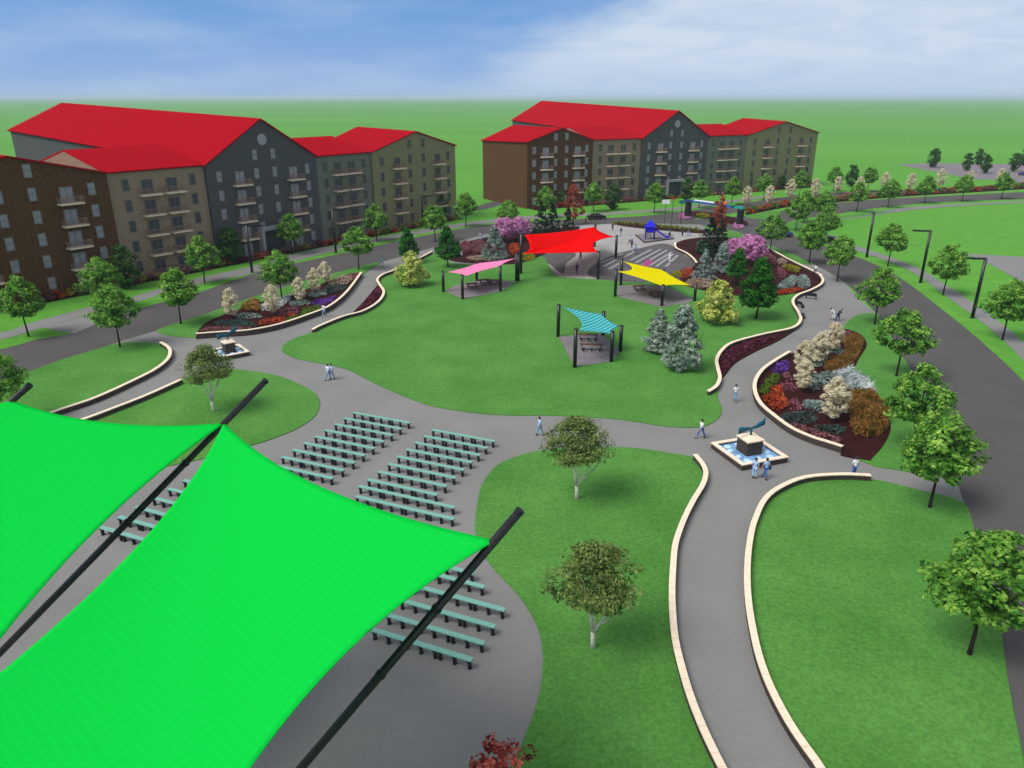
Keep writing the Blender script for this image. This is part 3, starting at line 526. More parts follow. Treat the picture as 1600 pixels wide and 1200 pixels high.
patch(a([(50, 870), (60, 780), (200, 640), (290, 670), (250, 740), (160, 800), (150, 870)]), 'l_lime', .5, 'green_groundcover', 'olive green mound by the wall of the right bed')
patch(a([(75, 910), (160, 870), (170, 790), (290, 780), (320, 880), (370, 990), (230, 1060)]), 'l_oflow', .5, 'orange_flowers', 'orange red flower clump at the wall of the right bed', dens=80)
patch(a([(290, 740), (470, 770), (480, 830), (340, 830)]), 'l_mauve', .4, 'mauve_flowers', 'mauve flowers beside the orange ones in the right bed')
patch(a([(390, 1050), (390, 940), (440, 920), (530, 1010), (440, 1070)]), 'l_mauve', .4, 'mauve_flowers', 'small mauve flower clump below the orange ones in the right bed')
patch(a([(310, 650), (350, 610), (430, 700), (340, 720)]), 'l_pinkg', .4, 'pink_groundcover', 'pinkish plants behind the mauve flowers of the right bed')
patch(a([(810, 380), (870, 340), (1000, 370), (960, 420)]), 'l_silver', .5, 'silver_groundcover', 'silvery plants at the top of the right bed beside orange grass')
patch(a([(650, 540), (700, 470), (830, 460), (740, 560)]), 'l_silver', .5, 'silver_groundcover', 'silvery plants right of the middle cream shrubs of the right bed')
patch(a([(560, 770), (620, 660), (800, 620), (900, 660), (800, 760), (680, 830)]), 'l_silver', .5, 'silver_groundcover', 'silvery plants between the middle and front cream shrubs')
patch(a([(520, 970), (680, 940), (1050, 1080), (860, 1090), (640, 1060)]), 'l_silver', .5, 'silver_groundcover', 'silvery plants under the front cream shrub')
patch(a([(870, 650), (1000, 620), (1130, 640), (1340, 810), (1310, 870), (1130, 820), (980, 780)]), 'l_white', 1.3, 'white_spiky_shrub', 'white spiky shrub at the right side of the right bed', cat='shrub', leaf=.4, spiky=True, dens=50)
patch(a([(1010, 230), (1210, 240), (1200, 380), (1110, 500), (1010, 600), (800, 610), (790, 520), (840, 460), (1000, 430)]), 'l_orange', 1.0, 'orange_grass', 'orange ornamental grass at the upper right of the right bed', leaf=.22, spiky=True, dens=140)
patch(a([(1080, 900), (1130, 900), (1300, 930), (1490, 1060), (1490, 1230), (1400, 1330), (1150, 1330), (1080, 1150)]), 'l_orange', 2.0, 'orange_grass', 'tall orange grass at the front right of the right bed', leaf=.32, spiky=True, dens=190)
patch(a([(980, 160), (1090, 160), (1080, 210), (1000, 215)]), 'l_mauve', .5, 'mauve_flowers', 'mauve flowers at the top corner of the right bed')
patch(a([(270, 1110), (400, 1080), (640, 1070), (700, 1150), (600, 1210), (400, 1210)]), 'l_teal', .4, 'grey_green_groundcover', 'grey green low plants at the front of the right bed')
patch([(1270, 676), (1275, 668), (1310, 668), (1322, 676), (1300, 684)], 'l_teal', .3, 'grey_green_groundcover', 'dark grey green plants below the front cream shrub')
patch([(1232, 668), (1240, 662), (1262, 671), (1290, 680), (1312, 688), (1308, 697), (1290, 692), (1256, 682)], 'l_pinkg', .35, 'pink_groundcover', 'pinkish groundcover along the front wall of the right bed')
a = Z(1160, 360, 8)
patch(a([(490, 470), (600, 460), (720, 500), (680, 550), (560, 520)]), 'l_ybr', .6, 'mustard_shrub', 'mustard yellow mound in the upper right bed', cat='shrub')
patch(a([(430, 520), (460, 480), (550, 560), (520, 610), (450, 600)]), 'l_mauve', .7, 'mauve_flowers', 'mauve pink flowers left of the mustard mound')
patch(a([(440, 740), (500, 660), (620, 580), (680, 600), (660, 700), (560, 745)]), 'l_silver', .5, 'silver_groundcover', 'pale silver plants in the upper right bed')
patch(a([(690, 720), (690, 610), (760, 570), (840, 640), (830, 730), (760, 750)]), 'l_blue', .5, 'grey_green_groundcover', 'pale green plants beside bare mulch in the upper right bed')
patch(a([(360, 830), (370, 780), (560, 760), (720, 735), (740, 765), (560, 815)]), 'l_oflow', .5, 'red_flowers', 'red flower strip along the lawn edge of the upper right bed')
patch(a([(430, 420), (450, 380), (550, 400), (540, 450), (460, 450)]), 'l_tan', .6, 'tan_flowers', 'tan flowering mound near the road in the upper right bed')
patch(a([(240, 310), (300, 290), (430, 400), (420, 450), (330, 420)]), 'l_pinkg', .7, 'pink_groundcover', 'mauve plants behind the right pink blossom')
a = Z(900, 300, 8)
patch(a([(1200, 1070), (1220, 1020), (1310, 1010), (1310, 1080)]), 'l_ybr', .6, 'yellow_shrub', 'yellow shrub behind the right end of the yellow canopy', cat='shrub')
patch(a([(1310, 1080), (1320, 1000), (1440, 980), (1450, 1060), (1380, 1100)]), 'l_oflow', .7, 'orange_shrub', 'orange shrub beside the splash pad wall end', cat='shrub')
patch([(1072, 445), (1080, 439), (1110, 440), (1118, 450), (1090, 453)], 'l_tan', .5, 'tan_flowers', 'tan plants behind the yellow canopy and golden shrub')
patch([(1088, 396), (1092, 384), (1106, 382), (1112, 392), (1104, 400)], 'l_grey', 1.6, 'round_green_shrub', 'round grey green shrub before the right dark spruces', cat='shrub', leaf=.15, dens=120)
patch([(718, 393), (722, 384), (733, 384), (736, 394), (728, 398)], 'l_mauve', 1.3, 'mauve_shrub', 'mauve shrub at the left of the bed behind the pink canopy', cat='shrub', dens=90)
patch([(736, 396), (740, 382), (752, 380), (760, 386), (758, 399)], 'l_pinkg', .9, 'brown_pink_shrub', 'brownish pink shrub left of the blue spruce', cat='shrub')
patch([(712, 400), (714, 394), (721, 394), (722, 402)], 'l_white', .7, 'white_flowers', 'white flower clump at the tip of the bed behind the pink canopy')
patch([(728, 405), (760, 401), (792, 400), (790, 407), (750, 410)], 'l_tan', .5, 'tan_flowers', 'tan strip of plants behind the pink canopy')
patch([(796, 396), (798, 385), (808, 384), (812, 392), (806, 400)], 'l_oflow', .8, 'red_shrub', 'red brown shrub left of the red canopy posts', cat='shrub')
patch([(812, 406), (818, 398), (832, 399), (836, 406), (824, 410)], 'l_ybr', .5, 'yellow_shrub', 'yellow plants below the red canopy', cat='shrub')
patch([(1060, 340), (1066, 335), (1078, 337), (1078, 343), (1066, 344)], 'l_pink', .5, 'magenta_flowers', 'magenta flowers at the left pillar of the gateway')
patch([(1144, 356), (1148, 351), (1160, 352), (1162, 357), (1152, 359)], 'l_pink', .5, 'magenta_flowers', 'magenta flowers at the right pillar of the gateway')
patch([(1088, 338), (1092, 335), (1108, 337), (1106, 342), (1094, 341)], 'l_ybr', .5, 'yellow_flowers', 'yellow flowers in the island under the gateway')
# rows of small shrubs: one mesh per kind, copied
def shrub_mesh(mname, r=.6, h=.7, n=16, leaf=.1):
    return crown('shrub', M[mname], prof_pts([(r * .8, .08), (r, h * .4), (r * .8, h * .75), (r * .2, h)]), n, 20, r * .38, leaf, up=.7)
sm = {k: shrub_mesh(k) for k in ('l_chart', 'l_oflow', 'l_pinkg', 'l_lime', 'l_ybr', 'l_orange', 'l_maroon')}
def along(px, step, jit=0.):
    P = W(px); out = []
    for a_, b_ in zip(P, P[1:]):
        L_ = math.dist(a_, b_); n = max(1, int(L_ / step))
        for i in range(n): t = i / n; out.append((a_[0] + (b_[0] - a_[0]) * t + random.uniform(-jit, jit), a_[1] + (b_[1] - a_[1]) * t + random.uniform(-jit, jit)))
    return out
def shrub(k, x, y, s, name, label, group):
    o = ob(name, sm[k], None, (x, y, .1), random.uniform(0, 6.28)); o.scale = (s, s, s * random.uniform(.85, 1.15)); tag(o, label, 'shrub', group)
for x, y in along([(962, 351), (1000, 353), (1040, 357), (1096, 362.5)], 1.15, .1): shrub('l_chart', x, y, 1.15, 'hedge_shrub', 'small chartreuse shrub in the clipped row behind the playground', 'chartreuse shrubs behind the playground')
for i, (x, y) in enumerate(along(hedge_line, 2.2, .5)): shrub(('l_orange', 'l_oflow', 'l_lime', 'l_orange')[i % 4], x, y, 1.9, 'roadside_shrub', ('orange brown', 'red', 'green', 'orange brown')[i % 4] + ' shrub in the planting strip along the far road', 'shrubs in the far planting strip')
# ---------------------------------------------------------------- buildings
def prism_roof(pts_l, pts_r, ridge, th=.25):
    """two slopes: eave-left pair, eave-right pair, ridge pair (front, back)"""
    mb = MB()
    for e in (pts_l, pts_r):
        P = [Vector(e[0]), Vector(ridge[0]), Vector(ridge[1]), Vector(e[1])]
        n = (P[1] - P[0]).cross(P[3] - P[0]).normalized(); n = n if n.z > 0 else -n
        Q = [p + n * th for p in P]
        mb.add(P + Q, [(0, 1, 2, 3), (7, 6, 5, 4), (0, 4, 5, 1), (1, 5, 6, 2), (2, 6, 7, 3), (3, 7, 4, 0)])
    return mb
def win_meshes(fr, gl, w, h):
    a = MB(); t = .12
    a.box(-w / 2, w / 2, -.08, .04, 0, t).box(-w / 2, w / 2, -.08, .04, h - t, h).box(-w / 2, -w / 2 + t, -.08, .04, t, h - t).box(w / 2 - t, w / 2, -.08, .04, t, h - t)
    if w < 1.6: a.box(-w / 2 + t, w / 2 - t, -.07, .03, h * .5 - .04, h * .5 + .04)
    else: a.box(-.05, .05, -.07, .03, t, h - t)
    b = MB(); b.box(-w / 2 + t, w / 2 - t, -.02, .02, t, h - t)
    return a.me('window', fr), b.me('pane', gl)
def balcony_meshes():
    a = MB(); a.box(-1.75, 1.75, -1.3, 0, -.12, .14)
    b = MB(); w = 1.7
    b.box(-w, w, -1.27, -1.2, 1.0, 1.08).box(-w, -w + .07, -1.2, 0, 1.0, 1.08).box(w - .07, w, -1.2, 0, 1.0, 1.08)
    for i in range(15): x = -w + .02 + (2 * w - .08) * i / 14; b.box(x, x + .05, -1.26, -1.21, .14, 1.0)
    for s_ in (-w + .01, w - .06):
        for i in range(4): b.box(s_, s_ + .05, -1.0 + i * .28, -.95 + i * .28, .14, 1.0)
    return a.me('balcony', M['balc']), b.me('railing', M['rail'])
BAL = balcony_meshes()
FL = 3.25
def facade(root, W_, gable, fr, gl, wall_t, ridge_z=None, entrance=False, skip=()):
    """facade is local y=0, x 0..W_; front is -y"""
    wn = win_meshes(M[fr], M[gl], 1.15, 1.9); dr = win_meshes(M[fr], M[gl], 2.0, 2.35)
    def put(ms, x, z, nm):
        o = ob(nm, ms[0], root, (x, -.02, z)); ob('pane', ms[1], o)
    if gable: cols = [(.10, 'w', 5), (.27, 'd', 5), (.42, 'w', 6), (.585, 'w', 6), (.76, 'd', 5), (.90, 'w', 5)]
    else: cols = [(.17, 'w', 5), (.38, 'd', 5), (.63, 'd', 5), (.86, 'w', 5)]
    for f, t, n in cols:
        x = f * W_
        for k in range(n):
            z = 1.0 + k * FL
            if (f, k) in skip: continue
            if entrance and f in (.42, .585) and k < 1: continue
            if t == 'w':
                put(wn, x, z, 'window')
            else:
                put(dr, x, z - .75, 'balcony_door')
                if k > 0 or not entrance:
                    b_ = ob('balcony', BAL[0], root, (x + .1, 0, z - .85)); ob('railing', BAL[1], b_)
    if entrance:
        p = MB(); c = W_ * .5; p.box(c - 3.4, c - 2.9, -1.6, -.003, 0, 4.6).box(c + 2.9, c + 3.4, -1.6, -.003, 0, 4.6).box(c - 3.4, c + 3.4, -1.6, -.003, 4.603, 5.2)
        e_ = ob('entrance_porch', p.me('entrance_porch', M['portal']), root)
        d_ = MB(); d_.box(c - 2.2, c + 2.2, -.1, -.02, 0, 3.2); ob('entrance_door', d_.me('entrance_door', M['glass_dark']), root)
        q = MB(); q.tube([(W_ * .5, -.12, ridge_z - 3.4), (W_ * .5, .05, ridge_z - 3.4)], 1.0, 24)
        ob('round_window', q.me('round_window', M['portal']), root)
def block(org, dirv, W_, depth, wallm, label, gable=True, eave=17., ridge=20.5, rear_eave=None, rear_ridge=None, ins=0., fr='frame', gl='glass', entrance=False, z_off=0.):
    """org world xy of front-left corner; dirv unit vec along the facade (left to right as seen)"""
    ang = math.atan2(dirv[1], dirv[0]); root = empty('apartment_block', (org[0], org[1], 0), ang)
    if ins: root.location += Vector((-dirv[1], dirv[0], 0)) * ins
    re_, rr = rear_eave or eave, rear_ridge or ridge
    mb = MB(); w = W_
    if gable:
        fr_ = [(0, 0, 0), (w, 0, 0), (w, 0, eave), (w / 2, 0, ridge), (0, 0, eave)]; bk = [(0, depth, 0), (w, depth, 0), (w, depth, re_), (w / 2, depth, rr), (0, depth, re_)]
        mb.add(fr_ + bk, [(0, 1, 2, 3, 4), (9, 8, 7, 6, 5), (0, 4, 9, 5), (1, 6, 7, 2), (4, 3, 8, 9), (3, 2, 7, 8)])
        o = .35; sl = (ridge - eave) / (w / 2)
        rf = prism_roof([(-o, -o, eave - o * sl + .02), (-o, depth + o, re_ - o * sl + .02)], [(w + o, -o, eave - o * sl + .02), (w + o, depth + o, re_ - o * sl + .02)], [(w / 2, -o, ridge + .02), (w / 2, depth + o, rr + .02)])
    else:
        rd = depth * .5
        mb.add([(0, 0, 0), (w, 0, 0), (w, 0, eave), (0, 0, eave), (0, depth, 0), (w, depth, 0), (w, depth, eave), (0, depth, eave), (0, rd, ridge), (w, rd, ridge)],
               [(0, 1, 2, 3), (5, 4, 7, 6), (0, 3, 8, 7, 4), (1, 5, 6, 9, 2), (3, 2, 9, 8), (8, 9, 6, 7)])
        o = .35; sl = (ridge - eave) / rd
        rf = prism_roof([(-.02, -o, eave - o * sl + .02), (w + .02, -o, eave - o * sl + .02)], [(-.02, depth + o, eave - o * sl + .02), (w + .02, depth + o, eave - o * sl + .02)], [(-.02, rd, ridge + .02), (w + .02, rd, ridge + .02)])
    ob('wall', mb.me('wall', M[wallm]), root); ob('roof', rf.me('roof', M['roof']), root)
    facade(root, w, gable, fr, gl, 0, ridge, entrance)
    return tag(root, label, 'apartment block', 'linked five storey apartment blocks')
def complex_(B, ang, ts, names, rear):
    d = (math.cos(ang), math.sin(ang)); at = lambda t: (B[0] + d[0] * t, B[1] + d[1] * t)
    t0, t1, t2, t3, t4, t5 = ts
    block(at(t0), d, t1 - t0 - .02, rear['brown'], 'w_brown', names[0], ridge=20.2, rear_eave=rear.get('be'), fr='frame')
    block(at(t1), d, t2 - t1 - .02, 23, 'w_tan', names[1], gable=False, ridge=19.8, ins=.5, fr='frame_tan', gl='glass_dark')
    block(at(t2), d, t3 - t2 - .02, rear['gray'], 'w_gray', names[2], ridge=rear['apex'], rear_eave=rear['ge'], rear_ridge=rear['gr'], fr='frame', entrance=True)
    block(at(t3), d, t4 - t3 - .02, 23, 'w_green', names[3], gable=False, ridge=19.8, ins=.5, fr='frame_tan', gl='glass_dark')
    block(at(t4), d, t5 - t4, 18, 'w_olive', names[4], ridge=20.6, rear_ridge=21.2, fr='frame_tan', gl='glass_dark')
    return d, at
A1 = math.atan2(.822, .569)
d1, at1 = complex_((-62.7, 119.2), A1, (-27, 0, 17.2, 42, 57.5, 85.8), ['brown brick apartment block with balconies cut by the left edge', 'tan apartment block between the near brown and charcoal blocks', 'tall charcoal gabled apartment block, the larger and nearer of two', 'sage green apartment block between the near charcoal and olive blocks', 'olive gabled apartment block, right end of the near row'],
    dict(brown=22, gray=70, ge=21.25, gr=26.6, apex=24.2))
d2, at2 = complex_((4, 204), R(30), (0, 21.1, 38.3, 63.6, 80.3, 112.5), ['brown brick apartment block at the left end of the far row', 'tan apartment block between the far brown and charcoal blocks', 'charcoal gabled apartment block with entrance in the far row', 'sage green apartment block between the far charcoal and olive blocks', 'olive gabled apartment block at the right end of the far row'],
    dict(brown=25, be=16.3, gray=74, ge=20.25, gr=26.6, apex=24.2))
# foundation planting
for (at_, d_, T0, T1, nm, st) in ((at1, d1, -26, 84, 'near', 1.5), (at2, d2, 1, 111, 'far', 2.2)):
    n_ = (d_[1], -d_[0]); t = T0; i = 0
    while t < T1:
        x, y = at_(t); off = random.uniform(1.6, 3.0); k = ('l_oflow', 'l_lime', 'l_pinkg', 'l_ybr', 'l_maroon')[random.randrange(5)]; c = dict(l_oflow='red', l_lime='green', l_pinkg='dusky pink', l_ybr='yellow', l_maroon='maroon')[k]
        shrub(k, x + n_[0] * off, y + n_[1] * off, random.uniform(1.1, 1.6), 'foundation_shrub', 'low %s shrub at the foot of the %s row of apartment blocks' % (c, nm), 'foundation shrubs of the %s row' % nm); t += random.uniform(.8, 1.3) * st; i += 1
    q = [at_(T0 - .5), at_(T1 + .5)]
    sheet('mulch_bed', [(q[0][0] + n_[0] * .2, q[0][1] + n_[1] * .2), (q[1][0] + n_[0] * .2, q[1][1] + n_[1] * .2), (q[1][0] + n_[0] * 3.4, q[1][1] + n_[1] * 3.4), (q[0][0] + n_[0] * 3.4, q[0][1] + n_[1] * 3.4)], .05, M['mulch'], smooth=False)
# ---------------------------------------------------------------- street lamps
def lamp(bx, by, ty, armpx, label):
    p = G(bx, by); h = HT(bx, by, ty); root = empty('street_lamp', p)
    a = MB(); a.tube([(0, 0, 0), (0, 0, h)], [.23, .2], 10); ob('pole', a.me('pole', M['black'], True), root)
    b = MB(); b.tube([(0, 0, 0), (0, 0, .25)], [.3, .24], 10); ob('base', b.me('base', M['black']), root)
    L_ = armpx; c = MB(); c.box(min(0, L_ * .7), max(0, L_ * .7), -.13, .13, h - .2, h + .05); ob('arm', c.me('arm', M['black']), root)
    e = MB(); x0, x1 = sorted((L_ * .62, L_)); e.box(x0, x1, -.24, .24, h - .12, h + .08); hd = ob('lamp_head', e.me('lamp_head', M['dark']), root)
    l = MB(); l.box(x0 + .1, x1 - .1, -.16, .16, h - .15, h - .123); ob('lens', l.me('lens', M['lampg']), hd)
    tag(root, label, 'street lamp', 'black single arm street lamps')
lamp(253, 421, 379, 2.7, 'black street lamp before the tan block, farthest left'); lamp(394, 426, 352, 2.7, 'black street lamp left of the near charcoal block entrance')
lamp(525, 395, 327, 2.7, 'black street lamp before the near sage block'); lamp(661, 352, 306, 2.7, 'black street lamp before the near olive block')
lamp(1354, 402, 332, -.5, 'black street lamp on the right verge, the farthest of three there'); lamp(1438, 442, 360, -2.8, 'black street lamp on the right verge, middle of three'); lamp(1519, 497, 403, -2.6, 'black street lamp on the right verge, nearest of three')

# ---------------------------------------------------------------- shade sails
def sail_mesh(name, C, mat_, pull=.12, sag=0., rings=10, m=14, rise=0.):
    C = [Vector(c) for c in C]; n = len(C); cen = sum(C, Vector()) / n; edge = []
    pl = pull if hasattr(pull, '__len__') else [pull] * n
    for i in range(n):
        a, b = C[i], C[(i + 1) % n]; L_ = (b - a).length; mid = (a + b) / 2; inn = cen - mid; inn -= (b - a).normalized() * inn.dot((b - a).normalized()); inn.normalize()
        for j in range(m): t = j / m; edge.append(a.lerp(b, t) + inn * 4 * t * (1 - t) * pl[i] * L_)
    cen2 = sum(edge, Vector()) / len(edge) + Vector((0, 0, rise)); mb = MB(); vs = []
    for r in range(rings):
        q = 1 - r / rings
        for e in edge: p = cen2.lerp(e, q); vs.append(p + Vector((0, 0, -sag * (1 - q * q))))
    vs.append(cen2 + Vector((0, 0, -sag))); N_ = len(edge); fs = []
    for r in range(rings - 1):
        for k in range(N_): fs.append((r * N_ + k, r * N_ + (k + 1) % N_, (r + 1) * N_ + (k + 1) % N_, (r + 1) * N_ + k))
    for k in range(N_): fs.append(((rings - 1) * N_ + k, (rings - 1) * N_ + (k + 1) % N_, rings * N_))
    mb.add(vs, fs); return mb.me(name, mat_, True), edge
def canopy(name, posts, corners, mat_, label, pull=.12, sag=.15, rp=.22, rise=0.):
    """posts (bx,by,ty); corners (px,py,post index)"""
    P0 = G(*posts[0][:2]); root = empty(name, P0); tops = []
    for bx, by, ty in posts:
        p = G(bx, by) - P0; h = HT(bx, by, ty); a = MB(); a.tube([(p.x, p.y, 0), (p.x, p.y, h)], rp, 12); o = ob('post', a.me('post', M['black'], True), root)
        b = MB(); b.tube([(p.x, p.y, h + .002), (p.x, p.y, h + .05)], rp + .03, 12); ob('post_cap', b.me('post_cap', M['dark']), o); tops.append((p, h))
    C = []
    for cx, cy, i in corners:
        h = tops[i][1] - .25
        q = G(cx, cy, h) - P0; q.z = h
        # keep the corner close to its post
        pp = Vector((tops[i][0].x, tops[i][0].y, h)); dd = q - pp
        if dd.length > 1.5: q = pp + dd.normalized() * 1.5
        C.append(q)
    me, edge = sail_mesh('sail', C, mat_, pull, sag, rise=rise); s_ = ob('sail', me, root); md = s_.modifiers.new('t', 'SOLIDIFY'); md.thickness = .02
    c = MB()
    for q, (_, _, i) in zip(C, corners):
        pp = Vector((tops[i][0].x, tops[i][0].y, tops[i][1] - .2)); c.tube([pp, q], .025, 6)
    ob('cable', c.me('cable', M['dark']), root)
    return tag(root, label, 'shade canopy', 'five post shade canopies on the lawn')
canopy('shade_canopy', [(693, 457, 424), (723, 468, 430), (782, 456, 416), (810, 440, 398), (745, 440, 410)], [(700, 425, 0), (729, 431, 1), (780, 416, 2), (804, 405, 3), (746, 411, 4)], M['pink_sail'], 'small pink shade canopy on black posts over picnic tables', pull=.07)
canopy('shade_canopy', [(807, 440, 396), (934, 437, 393), (962, 403, 368), (929, 386, 351), (814, 428, 365)], [(816, 396, 0), (935, 394, 1), (960, 370, 2), (930, 354, 3), (820, 367, 4)], M['red_sail'], 'large red shade canopy on black posts at the playground', pull=[.0, .12, .10, .02, .24], rp=.24)
canopy('shade_canopy', [(961, 464, 421), (1034, 479, 445), (1085, 471, 444), (1036, 448, 421), (970, 446, 405)], [(965, 424, 0), (1036, 447, 1), (1080, 446, 2), (1037, 422, 3), (973, 408, 4)], M['yel_sail'], 'yellow shade canopy on black posts over picnic tables', pull=[.05, .1, .05, .03, .25])
canopy('shade_canopy', [(872, 527, 476), (898, 575, 514), (955, 566, 518), (969, 550, 509), (942, 525, 487)], [(878, 479, 0), (905, 516, 1), (954, 521, 2), (967, 510, 3), (940, 491, 4)], M['teal_sail'], 'striped teal shade canopy on black posts in the middle of the lawn', pull=[.11, .02, .05, .05, .05])
for px in ([(696, 456), (724, 468), (783, 456), (806, 441), (770, 438), (744, 440), (712, 447)], [(966, 448), (964, 464), (1034, 481), (1075, 474), (1084, 470), (1060, 457), (1036, 448), (1000, 446)], [(873, 527), (884, 548), (897, 574), (925, 571), (955, 566), (969, 551), (955, 536), (941, 524), (905, 525)]):
    sheet('paved_pad', W(px), .13, M['slab'], skirt=.1, smooth=False)
# big green stage sails on leaning masts
def mast(top, base, label):
    t = Vector(top); b = Vector(base); root = empty('sail_mast', b); a = MB(); a.tube([(0, 0, 0), t - b], [.17, .14], 16); ob('pole', a.me('pole', M['black'], True), root)
    e = MB(); e.tube([t - b, (t - b) * 1.004], .155, 16); ob('end_cap', e.me('end_cap', M['dark']), root)
    f = MB(); f.tube([(0, 0, -.02), (0, 0, .25)], [.75, .6], 14); ob('footing', f.me('footing', M['slab']), root)
    c = MB()
    for k in (.62, .78): q = (t - b) * k; dd = (t - b).normalized(); c.tube([q, q + dd * .12], .18, 14)
    ob('collar', c.me('collar', M['dark']), root)
    tag(root, label, 'mast', 'leaning masts of the green sails'); return b, t
def on(m_, px):
    b, t = m_; best = min(((math.hypot(PX(b.lerp(t, k / 400))[0] - px[0], PX(b.lerp(t, k / 400))[1] - px[1])), k) for k in range(401))[1]; return b.lerp(t, best / 400)
m0 = mast(G(44, 604, 16), G(-420, 1010), 'black leaning mast at the left edge holding the far green sail'); m1 = mast(G(414, 596, 16), G(-150, 1174), 'black leaning mast crossing between the two green sails'); m2 = mast(G(811, 800, 16), G(300, 1400), 'black leaning mast in front of the nearest benches')
s1 = on(m1, (350, 662)); s2 = on(m2, (774, 846)); s0 = on(m0, (18, 626))
def big(C, pull, label, sag=.4):
    """four cornered sail: a Coons patch between four inward curving edges"""
    C = [Vector(c) for c in C]; root = empty('shade_sail', (C[0].x, C[0].y, 0)); C = [c - root.location for c in C]; cen = sum(C, Vector()) / 4
    def ed(i, j, k, t):
        a, b = C[i], C[j]; d = (b - a); L_ = d.length; d.normalize(); inn = cen - (a + b) / 2; inn -= d * inn.dot(d); inn.normalize(); return a.lerp(b, t) + inn * (4 * t * (1 - t) * pull[k] * L_)
    n = 56; V = []; mb = MB()
    for i in range(n + 1):
        u = i / n
        for j in range(n + 1):
            v = j / n; c0, c1, d0, d1 = ed(0, 1, 0, u), ed(3, 2, 2, u), ed(0, 3, 3, v), ed(1, 2, 1, v)
            p = c0 * (1 - v) + c1 * v + d0 * (1 - u) + d1 * u - (C[0] * (1 - u) * (1 - v) + C[1] * u * (1 - v) + C[3] * (1 - u) * v + C[2] * u * v)
            p.z -= sag * 16 * u * (1 - u) * v * (1 - v); V.append(p)
    mb.add(V, [(i * (n + 1) + j, (i + 1) * (n + 1) + j, (i + 1) * (n + 1) + j + 1, i * (n + 1) + j + 1) for i in range(n) for j in range(n)])
    o = ob('sail_cloth', mb.me('sail_cloth', M['green_sail'], True), root); md = o.modifiers.new('t', 'SOLIDIFY'); md.thickness = .03
    E = [ed(0, 1, 0, k / 40) for k in range(40)] + [ed(1, 2, 1, k / 40) for k in range(40)] + [ed(2, 3, 2, k / 40) for k in range(40)] + [ed(3, 0, 3, k / 40) for k in range(41)]
    h = MB(); h.tube(E, .03, 6, False); ob('edge_rope', h.me('edge_rope', M['green_sail'], True), root)
    tag(root, label, 'shade sail', 'giant green sails over the benches'); return root
big([s1, s2, G(230, 1480, 11), G(-400, 1350, 12)], [.056, .11, .04, .09], 'giant bright green sail, the nearer one spreading over the benches')
big([s0, s1, G(-260, 1400, 12), G(-560, 760, 15)], [.10, .07, .03, .05], 'giant bright green sail at the left, behind the nearer one')

# ---------------------------------------------------------------- audience benches
def bench_proto():
    root = empty('teal_bench', (0, 0, 0)); a = MB(); a.box(.003, 2.024, -.17, .17, .55, .61); ob('seat', a.me('seat', M['bench']), root)
    for x in (.14, 1.01, 1.88):
        l = MB(); l.box(x - .07, x + .07, -.11, .06, 0, .46).box(x - .11, x + .11, -.165, .165, .46, .547).box(x - .1, x + .1, -.12, .12, -.01, .03); ob('leg', l.me('leg', M['black']), root)
    return root
bp = bench_proto(); first = [True]
du = Vector((.92, -.39, 0)).normalized(); dang = math.atan2(du.y, du.x)
ORD = ['farthest', 'second', 'third', 'fourth', 'fifth', 'sixth', 'seventh', 'eighth', 'ninth', 'tenth', 'eleventh', 'twelfth']
def put_bench(p, label, group):
    o = bp if first[0] else copy_tree(bp); first[0] = False
    o.location = (p.x, p.y, .031); o.rotation_euler = (0, 0, dang); tag(o, label, 'bench', group)
stp = Vector((-.575, -1.31, 0)); R0 = G(675, 672, .58); L0 = G(552, 645, .58); U = 2.03
pos3 = ['left', 'middle', 'right']; pos4 = ['leftmost', 'second', 'third', 'rightmost']
for k in range(9):
    for j in range(3): put_bench(L0 + stp * k + du * U * j, 'teal bench, %s row from the top of the left block, %s of three' % (ORD[k], pos3[j]), 'benches of the left block')
for k in range(8):
    for j in range(3): put_bench(R0 + stp * k + du * U * j, 'teal bench, %s row from the top of the right block, %s of three' % (ORD[k], pos3[j]), 'benches of the right block')
for k, px in ((8, (561, 760)), (9, (556, 776))):
    s_ = G(*px, .58)
    for j in range(4): put_bench(s_ + du * U * j, 'teal bench, %s row from the top of the right block, %s of four' % (ORD[k], pos4[j]), 'benches of the right block')
for k, (px, n) in enumerate([((741, 897), 1), ((757, 918), 2), ((789, 954), 3), ((774, 980), 3), ((757, 1006), 3), ((738, 1032), 3)]):
    e = G(px[0], px[1], .58)
    for j in range(n): put_bench(e - du * U * (j + 1), 'bench below the near green sail, %s row down, %s from the right end' % (ORD[k], ['first', 'second', 'third'][j]), 'benches below the near sail')
fl0 = G(157, 824, .58)
for k in range(7):
    s_ = fl0 - stp * k * 1.02 + du * .0
    for j in range(3): put_bench(s_ + du * U * j, 'teal bench seen between the green sails, %s row from the bottom, %s of three' % ((['first'] + ORD[1:])[k], pos3[j]), 'benches between the sails')
# ---------------------------------------------------------------- tables under the canopies, park benches
def picnic(px, py, ang, label):
    root = empty('picnic_table', G(px, py) + Vector((0, 0, .13)), ang); a = MB(); a.box(-.9, .9, -.38, .38, .70, .76); ob('tabletop', a.me('tabletop', M['brown_wood']), root)
    for s_ in (-1, 1):
        b = MB(); b.box(-.9, .9, s_ * .72 - .15, s_ * .72 + .15, .42, .47); ob('seat', b.me('seat', M['brown_wood']), root)
        c = MB(); c.box(s_ * .6 - .04, s_ * .6 + .04, -.8, .8, .37, .417).box(s_ * .6 - .04, s_ * .6 + .04, -.55, -.45, 0, .37).box(s_ * .6 - .04, s_ * .6 + .04, .45, .55, 0, .37).box(s_ * .6 - .04, s_ * .6 + .04, -.05, .05, .417, .70); ob('leg', c.me('leg', M['dark']), root)
    tag(root, label, 'table', 'picnic tables under the small canopies')
